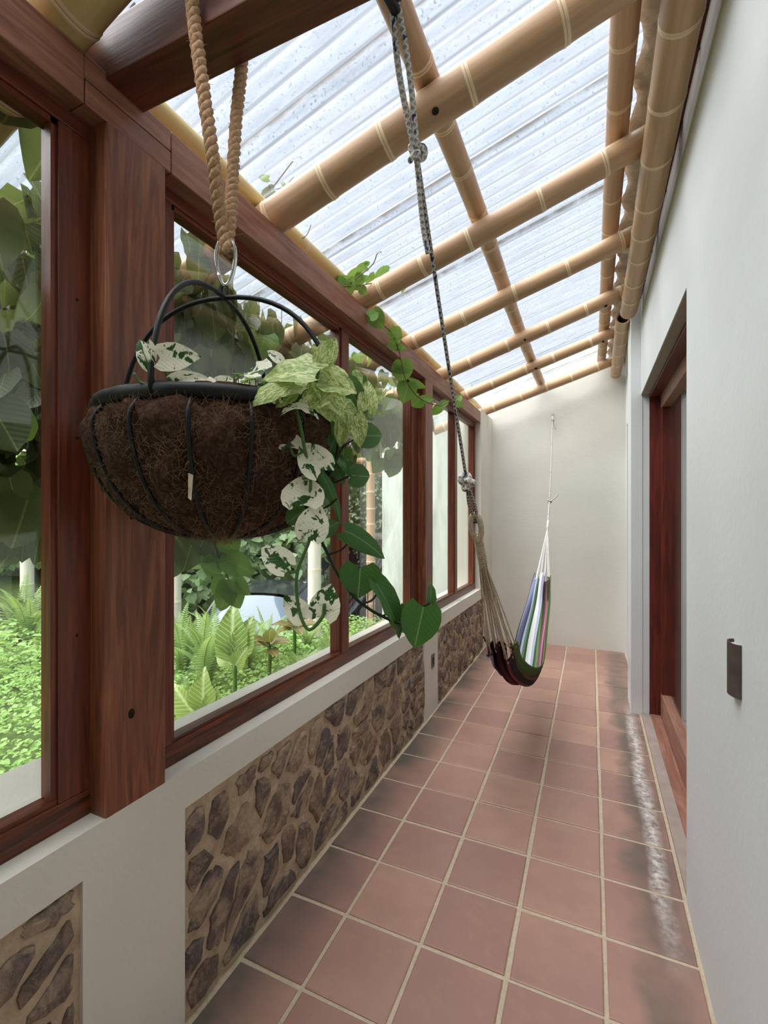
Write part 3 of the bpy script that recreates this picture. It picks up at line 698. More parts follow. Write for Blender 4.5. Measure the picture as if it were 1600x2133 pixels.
for k in range(10):
    v = -1 + 2 * (k + .5) / 10; e = Vector(hpt(4.42, v)); j = Vector((random.uniform(-.006, .006), 0, random.uniform(-.006, .006)))
    MB().tube([FAR + j, e * .5 + (FAR + j) * .5 + Vector((0, 0, -.006)), e, Vector(hpt(4.36, v)) + Vector((0, 0, .004))], .0034, 6).build('suspension_cord', M_cordw, ham)
# wrapped loop gathering the near cords, and the wrapped neck
lp = []
for k in range(24):
    a = 2 * pi * k / 24; lp.append(Vector((-.400 + .019 * math.sin(a), 1.762 - .033 * math.cos(a) * .75, 1.505 + .046 * math.cos(a) * 1.05)))
MB().tube(lp, .0115, 8, closed=True).build('wrapped_loop', M_cord, ham, smooth=True)
nk = [Vector((-.400, 1.79, 1.468)), Vector((-.399, 1.83, 1.415)), Vector((-.398, 1.875, 1.36)), Vector((-.397, 1.90, 1.33))]
mm = MB(); mm.tube(nk, [.014, .017, .015, .011], 10)
for k in range(12):
    p = nk[0].lerp(nk[2], k / 11); mm.tube([p + Vector((.0165 * math.cos(a), .013 * math.sin(a), .011 * math.sin(a))) for a in [2 * pi * i / 10 for i in range(10)]], .0035, 5, closed=True)
mm.build('wrapped_neck', M_cord, ham, smooth=True)
MB().tube([FAR + Vector((0, -.03, -.03)), FAR + Vector((0, .06, .07))], .010, 8).build('wrapped_neck', M_cordw, ham, smooth=True)
def knot(c, s, r, mat, parent, name='knot', ax=0):
    pts = []
    for k in range(48):
        t = 2 * pi * k / 48
        p = Vector((math.sin(t) + 2 * math.sin(2 * t), math.cos(t) - 2 * math.cos(2 * t), -math.sin(3 * t) * 1.3)) * (s / 3)
        pts.append(Vector(c) + (Matrix.Rotation(.6, 3, 'Y') @ Matrix.Rotation(1.2 + ax, 3, 'X') @ p))
    return MB().tube(pts, r, 8, closed=True).build(name, mat, parent, smooth=True)
# near rope: black strap on the tie beam, doubled top, knot with a tail, long taut run
nr = props(empty('hammock_rope', (-.385, .915, 2.66)), 'long blue-flecked rope holding the near end of the hammock', 'rope', 'hammock ropes')
A = Vector((-.385, .925, 2.632)); K2 = Vector((-.399, 1.613, 1.668)); K1 = A.lerp(K2, .205)
MB().tube([(-.385, .775, 2.64), (-.385, .775, 2.83), (-.385, .93, 2.83), (-.385, .93, 2.64), (-.385, .85, 2.625)], .012, 8, closed=True).build('black_strap', M_black, nr)
for s in (-1, 1):
    MB().tube(spline([A + Vector((.006 * s, 0, .02)), A.lerp(K1, .4) + Vector((.012 * s, 0, 0)), K1 + Vector((.003 * s, 0, .0))], 6), .0072, 8, u0=s).build('rope_strand', M_rope, nr, smooth=True)
knot(K1, .021, .0072, M_rope, nr)
MB().tube(spline([K1, K1.lerp(K2, .16) + Vector((-.010, -.006, 0)), K1.lerp(K2, .235) + Vector((-.006, -.012, -.004))], 6), .0075, 8).build('rope_tail', M_rope, nr, smooth=True)
MB().tube(spline([K1, K1.lerp(K2, .5) + Vector((0, -.004, -.004)), K2], 10), .0056, 8).build('rope_run', M_ropeg, nr, smooth=True)
knot(K2, .027, .0105, M_rope, nr, ax=.9)
for s in (-1, 1):
    MB().tube(spline([K2, K2.lerp(Vector((-.40, 1.75, 1.53)), .55) + Vector((.010 * s, 0, 0)), (-.400 + .006 * s, 1.745, 1.545), (-.400 + .004 * s, 1.752, 1.520)], 6), .0062, 8).build('rope_strand', M_ropeg, nr, smooth=True)
fr = props(empty('hammock_rope', (-.413, YB, 2.697)), 'thin flecked rope tied to the end wall hook above the hammock', 'rope', 'hammock ropes')
HK = Vector((-.413, YB - .035, 2.69)); KF = Vector((-.402, 5.19, 1.672))
MB().tube(spline([HK, HK.lerp(KF, .5) + Vector((0, .02, -.02)), KF], 8), .0075, 8).build('rope_run', M_rope, fr, smooth=True)
knot(HK + Vector((0, -.03, -.06)), .016, .007, M_rope, fr); knot(KF, .020, .008, M_rope, fr, ax=.5)
MB().tube(spline([KF, KF + Vector((.05, .0, .03)), KF + Vector((.085, .01, .075))], 5), .006, 7).build('rope_tail', M_rope, fr, smooth=True)
MB().tube(spline([HK + Vector((0, -.03, -.06)), HK + Vector((.02, -.04, -.12)), HK + Vector((.035, -.04, -.17))], 5), .006, 7).build('rope_tail', M_rope, fr, smooth=True)
MB().tube(spline([KF, KF.lerp(FAR, .5), FAR + Vector((0, .05, .05))], 5), .0085, 8).build('rope_strand', M_rope, fr, smooth=True)
hk = props(empty('wall_hook', (-.413, YB, 2.70)), 'small metal eye hook in the cream end wall', 'hook')
MB().tube([(-.413, YB + .01, 2.70), (-.413, YB - .02, 2.70)], .006, 8).build('shank', M_rust, hk)
MB().tube([(-.413 + .014 * math.cos(a), YB - .034, 2.70 + .014 * math.sin(a)) for a in [2 * pi * i / 14 for i in range(14)]], .004, 6, closed=True).build('eye', M_steel, hk)

# ------------------------------------------------------------------ hanging basket
BC = Vector((-.79, .85, 1.795)); BR = .262
jr = props(empty('jute_rope', (-.79, .85, 2.82)), 'thick twisted jute rope looped over the tie beam for the basket', 'rope')
path = spline([atw(476, 528, 1.098), atw(462, 470, 1.092), aty(444, 330, .80), aty(424, 190, .787), aty(405, 50, .781), (-.823, .779, 2.78), (-.822, .800, 2.832), (-.812, .905, 2.833), (-.80, .927, 2.78),
               aty(503, 142, .929), aty(492, 250, .915), aty(484, 380, .89), aty(478, 470, .865), atw(470, 528, 1.098)], 14)
L = [0.0]
for p, q in zip(path, path[1:]): L.append(L[-1] + (q - p).length)
for s in range(3):
    pts = []
    for i, p in enumerate(path):
        t = (path[min(i + 1, len(path) - 1)] - path[max(i - 1, 0)]).normalized(); n1 = t.cross(Vector((.91, .41, .1))).normalized(); n2 = t.cross(n1)
        a = 2 * pi * s / 3 + L[i] / .058 * 2 * pi; pts.append(p + (n1 * math.cos(a) + n2 * math.sin(a)) * .0082)
    # resample finely enough for the twist
    fine = spline(pts, 1)
    MB().tube(fine, .0086, 7, u0=s * 3).build('strand', M_jute, jr, smooth=True)
rg = random.Random(3); mf = MB()
for k in range(260):
    p = path[rg.randrange(len(path))]; d = Vector((rg.gauss(0, 1), rg.gauss(0, 1), rg.gauss(0, 1))).normalized()
    mf.tube([p + d * .014, p + d * (.02 + rg.random() * .008) + Vector((rg.gauss(0, .004), rg.gauss(0, .004), rg.gauss(0, .004)))], .0004, 3, caps=False)
props(mf.build('loose_fibres', M_jute, jr), kind='stuff')
cb = props(empty('carabiner', atw(470, 545, 1.098)), 'silver steel carabiner clipped between jute rope and basket', 'carabiner')
c0 = atw(470, 545, 1.098); pr = []
for k in range(28):
    a = 2 * pi * k / 28; h = .056 * math.cos(a); w = (.017 + .010 * (math.cos(a) * .5 + .5)) * math.sin(a)
    pr.append(c0 + CR * w + Vector((0, 0, h)))
MB().tube(pr[:20], .0052, 8).build('body', M_steel, cb, smooth=True); MB().tube(pr[19:] + pr[:1], .0046, 8).build('gate', M_steel, cb, smooth=True)

bk = props(empty('hanging_basket', (BC.x, BC.y, 1.49)), 'round black wire hanging basket with brown coir liner', 'hanging basket')
def nz(a, z): return .006 * math.sin(a * 7 + z * 40) + .005 * math.sin(a * 13 - z * 70) + .004 * math.sin(a * 23 + z * 110)
prof = [(.236, .012), (.247, .004), (.250, -.016), (.262, -.030), (.273, -.046), (.276, -.066), (.272, -.095), (.264, -.125), (.252, -.155), (.236, -.185), (.214, -.213), (.184, -.240), (.146, -.262), (.098, -.280), (.05, -.289), (.002, -.292)]
vs = []; SG = 96
def bulge(a): return .014 * (abs(math.sin(8 * a - pi * .35)) - .55)
for i, (r, z) in enumerate(prof):
    for k in range(SG):
        a = 2 * pi * k / SG; q = r + (bulge(a) + nz(a, z)) * min(1, r / .15) * (1 if i > 2 else .2) + random.uniform(-.0018, .0018)
        vs.append((BC.x + q * math.cos(a), BC.y + q * math.sin(a), BC.z + z + (nz(a * 1.3, z) if 2 < i < 6 else 0)))
lin_ = MB().add(vs, [(i * SG + k, i * SG + (k + 1) % SG, (i + 1) * SG + (k + 1) % SG, (i + 1) * SG + k) for i in range(len(prof) - 1) for k in range(SG)]).build('coir_liner', M_coir, bk, smooth=True)
# loose coir fibres standing off the liner
NF = 9000; rgn = np.random.default_rng(5); a = rgn.uniform(0, 2 * pi, NF); tt = rgn.uniform(.20, .985, NF) * (len(prof) - 1); i0 = tt.astype(int); fr_ = tt - i0; pa = np.array(prof)
R_ = pa[i0, 0] * (1 - fr_) + pa[np.minimum(i0 + 1, len(prof) - 1), 0] * fr_; Z_ = pa[i0, 1] * (1 - fr_) + pa[np.minimum(i0 + 1, len(prof) - 1), 1] * fr_
base = np.stack([BC.x + R_ * np.cos(a), BC.y + R_ * np.sin(a), BC.z + Z_], 1); nrm = np.stack([np.cos(a) * .9, np.sin(a) * .9, -(.15 + .9 * (.27 - R_) / .27)], 1); nrm /= np.linalg.norm(nrm, axis=1)[:, None]
tg = np.cross(nrm, rgn.normal(size=(NF, 3))); tg /= np.linalg.norm(tg, axis=1)[:, None]; ln = rgn.uniform(.010, .034, NF)[:, None]; lift = rgn.uniform(.001, .008, NF)[:, None]
bi = np.cross(nrm, tg); cv = rgn.normal(size=(NF, 1)) * .4; P0 = base + nrm * .001; P1 = base + tg * ln * .5 + nrm * lift + bi * cv * ln * .3; P2 = base + tg * ln * .95 + nrm * lift * .6 + bi * cv * ln
wv = bi * rgn.uniform(.0002, .00045, NF)[:, None]
V6 = np.stack([P0 - wv, P0 + wv, P1 - wv, P1 + wv, P2 - wv * .5, P2 + wv * .5], 1).reshape(-1, 3); ix = np.arange(NF)[:, None] * 6
Q = np.concatenate([ix + np.array([[0, 1, 3, 2]]), ix + np.array([[2, 3, 5, 4]])]).astype(int)
def quadmesh(name, V, Q, mat, parent=None, uv=None, origin=(0, 0, 0), smooth=False):
    me = bpy.data.meshes.new(name); V = V - np.array(origin); nq = len(Q); k = Q.shape[1]
    me.vertices.add(len(V)); me.vertices.foreach_set('co', V.astype(np.float32).ravel())
    me.loops.add(nq * k); me.loops.foreach_set('vertex_index', Q.astype(np.int32).ravel())
    me.polygons.add(nq); me.polygons.foreach_set('loop_start', np.arange(0, nq * k, k, dtype=np.int32)); me.polygons.foreach_set('loop_total', np.full(nq, k, np.int32))
    if smooth: me.polygons.foreach_set('use_smooth', [True] * nq)
    if uv is not None:
        ul = me.uv_layers.new(name='UVMap'); ul.data.foreach_set('uv', uv.astype(np.float32).ravel())
    me.update(calc_edges=True); me.materials.append(mat)
    o = bpy.data.objects.new(name, me); COL.objects.link(o)
    if parent is not None: o.parent = parent
    else: o.location = origin
    return o
props(quadmesh('coir_fibres', V6, Q, M_fibre, lin_, origin=wloc(bk)), kind='stuff')
rimv = [(.257, -.027), (.266, -.024), (.269, -.012), (.267, -.002), (.262, .002), (.254, -.001), (.251, -.012), (.257, -.027)]
MB().lathe(rimv, BC, 96, wob=lambda a, i: (.003 * math.sin(a * 19) + .002 * math.sin(a * 31)) * (1 if i in (0, 1, 7) else .4)).build('rim_band', M_black, bk, smooth=True)
for k in range(16):
    a = 2 * pi * (k + .35) / 16; pts = []
    for (r, z) in prof[2:-1]: pts.append((BC.x + (r + .003) * math.cos(a), BC.y + (r + .003) * math.sin(a), BC.z + z - .003))
    MB().tube(spline(pts, 2), .0042, 6).build('wire_rib', M_black, bk, smooth=True)
for a in (math.radians(15), math.radians(105)):
    e = Vector((math.cos(a), math.sin(a), 0)); pts = []
    for k in range(33):
        t = pi * k / 32; ct = math.cos(t); st = math.sin(t)
        pts.append(BC + e * (.266 * math.copysign(abs(ct) ** .85, ct)) + Vector((0, 0, -.02 + .292 * st ** .9)))
    MB().tube(pts, .0056, 8).build('handle_wire', M_black, bk, smooth=True)
MB().tube([BC + Vector((0, 0, .272)) + CR * (.007 * math.cos(t)) + Vector((0, 0, .016 + .020 * math.sin(t))) for t in [2 * pi * i / 14 for i in range(14)]], .0035, 6, closed=True).build('hanging_eye', M_black, bk, smooth=True)
MB().add([(BC.x + .238 * math.cos(2 * pi * k / 24), BC.y + .238 * math.sin(2 * pi * k / 24), BC.z - .02 + random.uniform(-.006, .004)) for k in range(24)] + [(BC.x, BC.y, BC.z - .005)], [(k, (k + 1) % 24, 24) for k in range(24)]).build('soil', simple('potting_soil', C(58, 44, 34), C(34, 26, 20), 40, .95, .8, .02), bk)
tl_ = atw(392, 985, .833); MB().add([tl_, tl_ + Vector((.012, 0, -.004)), tl_ + Vector((.010, -.002, -.05)), tl_ + Vector((.002, -.002, -.045))], [(0, 1, 2, 3)]).build('torn_fibre_flake', M_cord, lin_)

# ------------------------------------------------------------------ leaves
def leaf_mesh(name, mat, fold=.25, curl=.25, wave=.02, heart=.16, aspect=1.0, rows=None, seed=0):
    rg = random.Random(seed)
    R = rows or [(0, .30, heart), (.10, .46, heart * .62), (.27, .515, .03), (.47, .48, 0), (.67, .37, 0), (.85, .20, 0), (.95, .085, 0), (1, .01, 0)]
    m = MB(); vs = []; tc = []
    for (t, hw, nt) in R:
        for j in range(-2, 3):
            s = j / 2; x = hw * s * aspect; y = t - nt * abs(s) ** 1.5
            z = fold * abs(x) - curl * y * y + wave * math.sin(y * 13 + s * 4 + seed) * abs(s) - curl * .35 * x * x * 2
            vs.append((x, y, z)); tc.append((.5 + hw * s, max(0, y)))
    F = []; U = []
    for i in range(len(R) - 1):
        for j in range(4):
            f = (i * 5 + j, i * 5 + j + 1, (i + 1) * 5 + j + 1, (i + 1) * 5 + j); F.append(f); U.append([tc[k] for k in f])
    me = m.add(vs, F, U).mesh(name, smooth=True); me.materials.append(mat); return me
LM = {}
for key, mat in (('cream', ML_cream), ('marble', ML_marb), ('green', ML_green), ('vine', ML_vine), ('vdark', ML_vdark)):
    LM[key] = [leaf_mesh('leaf', mat, f, c, w, seed=i) for i, (f, c, w) in enumerate(((.18, .18, .03), (.32, .35, .04), (.10, .5, .02)))]
def leaf_px(parent, kind, b, t, w, width, var=0, tw=0.0, tilt=(0, .35, 0), name='leaf'):
    if kind == 'marble': width *= 1.18; t = (b[0] + (t[0] - b[0]) * 1.1, b[1] + (t[1] - b[1]) * 1.1)
    p, q = atw(b[0], b[1], w), atw(t[0], t[1], w + tw); d = q - p
    n = (Vector((0, 0, HC)) - p).normalized() + CR * tilt[0] + Vector((0, 0, 1)) * tilt[1]
    lp_ = math.hypot(t[0] - b[0], t[1] - b[1]); s = d.length
    return inst(name, LM[kind][var], parent, frame(p, d, n, (s * width / lp_ * 1.14, s * 1.14, s * 1.14)))
po = props(empty('pothos_plant', (BC.x + .1, BC.y - .05, BC.z)), 'variegated trailing pothos spilling from the hanging basket', 'plant')
def stem_px(pts, r, mat, parent=po, name='stem'):
    return MB().tube(spline([atw(*p) for p in pts], 4), r, 6).build(name, mat, parent, smooth=True)
G = [ # kind, base, tip, depth, width px, variant, tip depth shift, tilt
 ('cream', (604, 932), (600, 900), .90, 46, 1, .0, (0, .6, 0)), ('cream', (670, 982), (634, 926), .90, 64, 0, .0, (.1, .3, 0)), ('cream', (631, 1052), (631, 995), .90, 76, 0, .01, (-.1, .2, 0)),
 ('cream', (645, 1118), (662, 1056), .90, 60, 0, .0, (.1, .2, 0)), ('cream', (596, 1182), (552, 1140), .90, 52, 0, .0, (0, .4, 0)), ('cream', (630, 1290), (600, 1240), .91, 44, 1, .01, (.2, .3, 0)),
 ('cream', (672, 1284), (686, 1226), .90, 56, 0, .0, (0, .2, 0)), ('green', (750, 908), (797, 906), 1.0, 44, 1, .02, (0, .1, 0)), ('green', (731, 990), (686, 924), .99, 24, 1, .02, (.4, .6, 0)),
 ('green', (731, 990), (772, 993), .98, 40, 1, .02, (0, .0, 0)), ('green', (670, 988), (723, 1066), .97, 24, 2, .0, (.6, .2, 0)), ('green', (720, 1106), (800, 1142), .97, 44, 2, .0, (0, .5, 0)),
 ('green', (751, 1180), (747, 1238), .97, 76, 0, -.01, (.1, .1, 0)), ('green', (784, 1216), (846, 1308), .94, 42, 1, -.01, (.5, .5, 0)), ('green', (882, 1264), (866, 1341), .92, 74, 0, -.01, (.1, .15, 0)),
 ('green', (896, 1256), (902, 1219), .93, 20, 1, .0, (.6, .2, 0)), ('green', (826, 1268), (840, 1318), .96, 34, 0, .02, (0, .2, 0)), ('green', (717, 935), (711, 980), 1.03, 30, 0, .02, (.3, .2, 0)),
 ('green', (637, 1060), (597, 1092), .97, 34, 0, .03, (0, -.2, 0)), ('green', (670, 1108), (704, 1088), .98, 30, 0, .02, (0, .0, 0)), ('green', (688, 1008), (690, 1036), 1.0, 20, 0, .02, (.2, .2, 0)),
 # crown of the plant
 ('marble', (656, 782), (556, 762), .86, 62, 1, .02, (0, .9, 0)), ('marble', (612, 797), (512, 812), .85, 42, 2, -.01, (0, .8, 0)), ('marble', (664, 790), (738, 794), .88, 56, 1, .04, (.3, .8, 0)),
 ('marble', (668, 756), (696, 713), .87, 34, 0, .0, (.2, .2, 0)), ('marble', (668, 796), (716, 846), .88, 52, 1, .02, (.2, .6, 0)), ('cream', (577, 830), (540, 796), .86, 30, 0, .02, (0, .3, 0)),
 ('cream', (578, 828), (607, 796), .87, 30, 0, .02, (.1, .3, 0)), ('cream', (550, 776), (510, 760), .91, 34, 1, .03, (0, .5, 0)), ('cream', (585, 752), (560, 730), .98, 20, 0, .0, (0, .4, 0)),
 ('cream', (451, 805), (484, 783), .87, 24, 1, .02, (0, .4, 0)), ('cream', (440, 804), (404, 797), .86, 22, 1, .02, (0, .5, 0)), ('cream', (362, 795), (422, 780), .85, 32, 1, .01, (0, .5, 0)),
 ('cream', (333, 746), (403, 740), .835, 52, 0, .0, (-.1, .25, 0)), ('cream', (312, 762), (283, 712), .84, 30, 1, -.01, (-.5, .2, 0)), ('cream', (306, 716), (322, 752), .83, 22, 1, .0, (.4, .3, 0)),
 ('marble', (765, 858), (767, 803), .97, 32, 0, .0, (.1, .1, 0)), ('green', (722, 800), (754, 850), .95, 46, 0, .03, (.2, .3, 0)), ('cream', (620, 848), (660, 858), .86, 22, 1, .0, (0, 1.2, 0)),
 ('cream', (618, 848), (582, 856), .86, 20, 1, .0, (0, 1.2, 0)), ('marble', (690, 830), (728, 872), .92, 44, 2, .02, (.2, .6, 0)), ('marble', (660, 820), (690, 862), .89, 38, 1, .01, (.1, .6, 0)),
 ('marble', (738, 868), (752, 915), .95, 34, 1, .0, (.2, .4, 0)), ('green', (700, 870), (712, 925), .98, 30, 0, .0, (.4, .3, 0)), ('marble', (720, 872), (706, 915), .95, 30, 2, .0, (-.1, .5, 0)),
 ('green', (752, 800), (740, 770), 1.0, 26, 1, .0, (0, .3, 0)), ('marble', (612, 815), (570, 835), .87, 36, 1, .0, (0, .6, 0)), ('green', (640, 790), (600, 760), .95, 40, 2, .03, (0, .5, 0)), ('marble', (690, 800), (690, 760), .95, 44, 0, .02, (.1, .4, 0)),
 ('cream', (520, 812), (500, 785), .92, 26, 0, .02, (0, .3, 0)), ('cream', (556, 812), (530, 790), .9, 28, 1, .02, (0, .4, 0)), ('green', (700, 905), (684, 950), 1.0, 26, 0, .0, (.2, .2, 0)), ('green', (690, 960), (716, 1000), 1.02, 30, 1, .0, (.1, .3, 0)),
 ('marble', (640, 800), (596, 792), .90, 46, 1, .03, (0, .5, 0)), ('marble', (676, 812), (640, 840), .88, 40, 0, -.02, (0, .5, 0)), ('cream', (640, 820), (610, 836), .87, 30, 1, .0, (0, .6, 0)), ('marble', (730, 790), (752, 812), .97, 40, 0, .02, (.2, .5, 0)), ('green', (730, 815), (768, 832), 1.0, 38, 0, .03, (.2, .3, 0)),
 ('green', (742, 880), (776, 900), 1.02, 34, 2, .02, (.1, .4, 0)), ('marble', (704, 850), (744, 862), .94, 40, 0, .02, (.1, .5, 0)), ('cream', (380, 802), (352, 790), .86, 22, 1, .01, (0, .5, 0)), ('cream', (470, 806), (452, 792), .9, 22, 0, .01, (0, .4, 0)),
]
for (k, b, t, w, wd_, va, tw, ti) in G: leaf_px(po, k, b, t, w, wd_, va, tw, ti)
stem_px([(617, 850, .88), (627, 892, .885), (635, 937, .90), (647, 990, .905), (645, 1050, .91), (645, 1120, .91), (635, 1150, .91), (620, 1190, .91), (618, 1235, .91), (627, 1285, .91), (645, 1312, .905), (672, 1284, .90), (676, 1258, .895)], .0036, M_stem)
stem_px([(690, 846, .95), (704, 900, .99), (700, 960, 1.0), (676, 1010, 1.0), (665, 1070, .99), (664, 1110, .98), (680, 1148, .98), (706, 1200, .975), (735, 1240, .965), (760, 1262, .96), (795, 1283, .95), (838, 1299, .945), (868, 1290, .935), (882, 1264, .925), (896, 1256, .925)], .0034, M_stemd)
for a, b, c in (((700, 960, 1.0), (716, 930, 1.0), (748, 909, 1.0)), ((676, 1005, 1.0), (700, 1004, .99), (731, 990, .985)), ((668, 1062, .99), (690, 1050, .98), (702, 1038, .975)), ((684, 1155, .98), (710, 1146, .975), (728, 1128, .97)), ((706, 1200, .975), (728, 1204, .972), (750, 1180, .97)), ((755, 1258, .96), (775, 1250, .955), (788, 1232, .945)), ((795, 1284, .95), (812, 1276, .95), (828, 1268, .955))):
    stem_px([a, b, c], .0022, M_stemd, name='petiole')
for a, b, c in (((635, 937, .90), (615, 950, .90), (604, 932, .90)), ((645, 1110, .91), (650, 1125, .905), (645, 1118, .9)), ((620, 1190, .91), (606, 1192, .905), (596, 1182, .9)), ((676, 806, .9), (660, 800, .88), (668, 756, .875)), ((640, 830, .9), (660, 812, .885), (656, 784, .865)), ((325, 800, .845), (312, 770, .84), (300, 730, .84)), ((362, 802, .85), (345, 775, .845), (334, 746, .838)), ((306, 800, .84), (290, 795, .838), (279, 777, .835)), ((618, 850, .88), (606, 820, .87), (612, 797, .855)), ((740, 866, .96), (752, 862, .965), (766, 855, .97))):
    stem_px([a, b, c], .0026, M_stem, name='petiole')
cl = props(empty('clover', BC + Vector((0, -.12, 0))), 'tiny bright green clover sprouting in the basket', 'plant')
for (px, py, w) in ((496, 780, .88), (488, 786, .885), (520, 792, .88), (532, 788, .885), (510, 797, .875)):
    MB().tube([atw(px, py, w), atw(px + 2, 822, w + .01)], .0009, 5).build('stem', M_stem, cl)
    for k in range(3):
        a = 2 * pi * k / 3 + px; p = atw(px, py, w); inst('leaflet', LM['vine'][0], cl, frame(p, Vector((math.cos(a), math.sin(a), .25)), Vector((0, -.5, 1)), .013))
# ------------------------------------------------------------------ garden
def sst(a, b, x):
    t = max(0.0, min(1.0, (x - a) / (b - a))); return t * t * (3 - 2 * t)
def gz(x, y):
    d = -x; r = math.hypot(x, y)
    z = -1.2 * sst(3.5, 4.5, d) * sst(3.3, 4.4, y) - .45 * sst(5.9, 6.6, y) * (1 - sst(3.5, 4.5, d))
    return z + .22 * max(0, r - 9.5) + .02 * math.sin(x * 3.1) * math.sin(y * 2.7)
vs = []; gx = np.linspace(-26, -1.39, 120); gy = np.linspace(-9, 22, 130)
for x in gx:
    for y in gy: vs.append((x, y, gz(x, y) - .02))
ng = len(gy)
props(MB().add(vs, [(i * ng + j, (i + 1) * ng + j, (i + 1) * ng + j + 1, i * ng + j + 1) for i in range(len(gx) - 1) for j in range(ng - 1)]).build('ground', M_soil, smooth=True), 'green planted garden ground outside the porch', 'ground', kind='structure')
drv = []
for i in range(11):
    for j in range(9):
        x = -2.7 - 3.0 * i / 10 - .55 * j / 8; y = 6.05 + 1.9 * j / 8; drv.append((x, y, gz(x, y) + .015))
props(MB().add(drv, [(i * 9 + j, (i + 1) * 9 + j, (i + 1) * 9 + j + 1, i * 9 + j + 1) for i in range(10) for j in range(8)]).build('path', M_drive), 'pale gravel drive behind the iron fence', 'path', kind='structure')

def leaf_cloud(P, D, N, S, asp=.5):           # folded six-point leaves: positions, directions, normals, sizes
    D = D / np.linalg.norm(D, axis=1)[:, None]; X = np.cross(D, N); X /= (np.linalg.norm(X, axis=1)[:, None] + 1e-9); Z = np.cross(X, D)
    S = S[:, None]
    pts = [P, P + D * S * .3 - X * S * asp * .9 + Z * S * .10, P + D * S * .68 - X * S * asp * .7 + Z * S * .06, P + D * S - Z * S * .15, P + D * S * .68 + X * S * asp * .7 + Z * S * .06, P + D * S * .3 + X * S * asp * .9 + Z * S * .10]
    V = np.stack(pts, 1).reshape(-1, 3); ix = np.arange(len(P))[:, None] * 6
    Q = np.concatenate([ix + np.array([[0, 3, 2, 1]]), ix + np.array([[0, 5, 4, 3]])])
    uvl = np.array([[.5, 0], [.5, 1], [.1, .68], [.05, .3], [.5, 0], [.95, .3], [.9, .68], [.5, 1]])
    off = RNG.uniform(0, 0, (len(P), 1, 2))
    uv = np.concatenate([np.tile(uvl[:4], (len(P), 1)), np.tile(uvl[4:], (len(P), 1))])
    return V, Q, uv
def cloud_obj(name, P, D, N, S, mat, parent=None, asp=.5, kind=None):
    V, Q, uv = leaf_cloud(P, D, N, S, asp); o = quadmesh(name, V, Q, mat, parent, uv, origin=wloc(parent) if parent is not None else (0, 0, 0))
    if kind: o['kind'] = kind
    return o
# creeping ground cover: nobody could count it
def scatter(n, box, hmin, hmax, smin, smax, mat, label, cat, asp=.5, keep=None):
    x = RNG.uniform(box[0], box[1], n); y = RNG.uniform(box[2], box[3], n)
    if keep is not None: k = keep(x, y); x, y = x[k], y[k]
    n = len(x); base = np.array([gz(a, b) for a, b in zip(x, y)]); mound = .5 + .5 * np.sin(x * 5.1 + 1) * np.sin(y * 4.3) 
    z = base + hmin + (hmax - hmin) * RNG.random(n) ** .7 * (.35 + .65 * mound)
    a = RNG.uniform(0, 2 * pi, n); D = np.stack([np.cos(a), np.sin(a), RNG.uniform(-.3, .5, n)], 1); N = np.stack([RNG.normal(0, .45, n), RNG.normal(0, .45, n), np.ones(n)], 1)
    o = cloud_obj(cat.replace(' ', '_'), np.stack([x, y, z], 1), D, N, RNG.uniform(smin, smax, n), mat, asp=asp)
    return props(o, label, cat, kind='stuff')
scatter(26000, (-5.6, -1.72, .2, 5.80), .0, .16, .022, .05, ML_ground, 'low bright green ground cover creeping across the garden bed', 'ground cover', keep=lambda x, y: ~((x < -3.7) & (y > 4.2)))
scatter(9000, (-11, -4.5, -1, 5.5), .0, .38, .05, .12, ML_ground, 'taller pale green weeds and grass further down the garden', 'weeds', .22, keep=lambda x, y: ~((x < -3.6) & (y > 3.9) & (x > -7)))

# ferns: arching fronds with pinnae
def frond_mesh(mat, n=28, seed=0, wid=.13, droop=.55):
    m = MB(); rg = random.Random(seed); rach = []
    for i in range(n + 1):
        t = i / n; rach.append(Vector((.03 * math.sin(t * 3 + seed), t * (1 - .18 * t), .55 * t - droop * t * t)))
    m.tube(rach, [.006 * (1 - .8 * i / n) for i in range(n + 1)], 4)
    for i in range(2, n + 1):
        t = i / n; L_ = wid * math.sin(pi * min(1, .12 + t * .9)) ** .7 * (1.02 - t * .55) * rg.uniform(.9, 1.1)
        tan = (rach[i] - rach[i - 1]).normalized()
        for s in (-1, 1):
            d = Vector((s, 0, 0)) + tan * .45 + Vector((0, 0, -.22)); d.normalize(); w = tan * (.012 + .006 * (1 - t))
            p = rach[i]; k = len(m.v)
            m.add([p - w * .6, p + d * L_ * .5 - w * .8, p + d * L_, p + d * L_ * .5 + w * .8, p + w * .6], [(0, 1, 2), (0, 2, 4), (4, 2, 3)] if s > 0 else [(2, 1, 0), (4, 2, 0), (3, 2, 4)],
                  [[(.4, t), (.4, t), (.6, t)]] * 3)
    me = m.mesh('frond'); me.materials.append(mat); return me
FR = [frond_mesh(ML_fern, seed=s, droop=d) for s, d in ((1, .45), (2, .62), (3, .3))]
def fern(pos, n, h, label, up=.5, group='ferns in the garden bed'):
    pos = Vector(pos); f = props(empty('fern', pos), label, 'fern', group); rg = random.Random(int(pos.x * 100) + n)
    for k in range(n):
        a = 2 * pi * k / n + rg.uniform(-.3, .3); u = up * rg.uniform(.5, 1.6)
        d = Vector((math.cos(a), math.sin(a), u)); s = h * rg.uniform(.7, 1.1)
        inst('frond', FR[rg.randrange(3)], f, frame(pos + Vector((0, 0, .02)), d, Vector((0, 0, 1)) - d * .2, s))
    return f
def gpt(px, py, w): p = atw(px, py, w); return (p.x, p.y, gz(p.x, p.y))
fern(gpt(430, 1400, 4.1), 14, .85, 'tall pale fern left of the dumbcane, seen below the basket', 1.6)
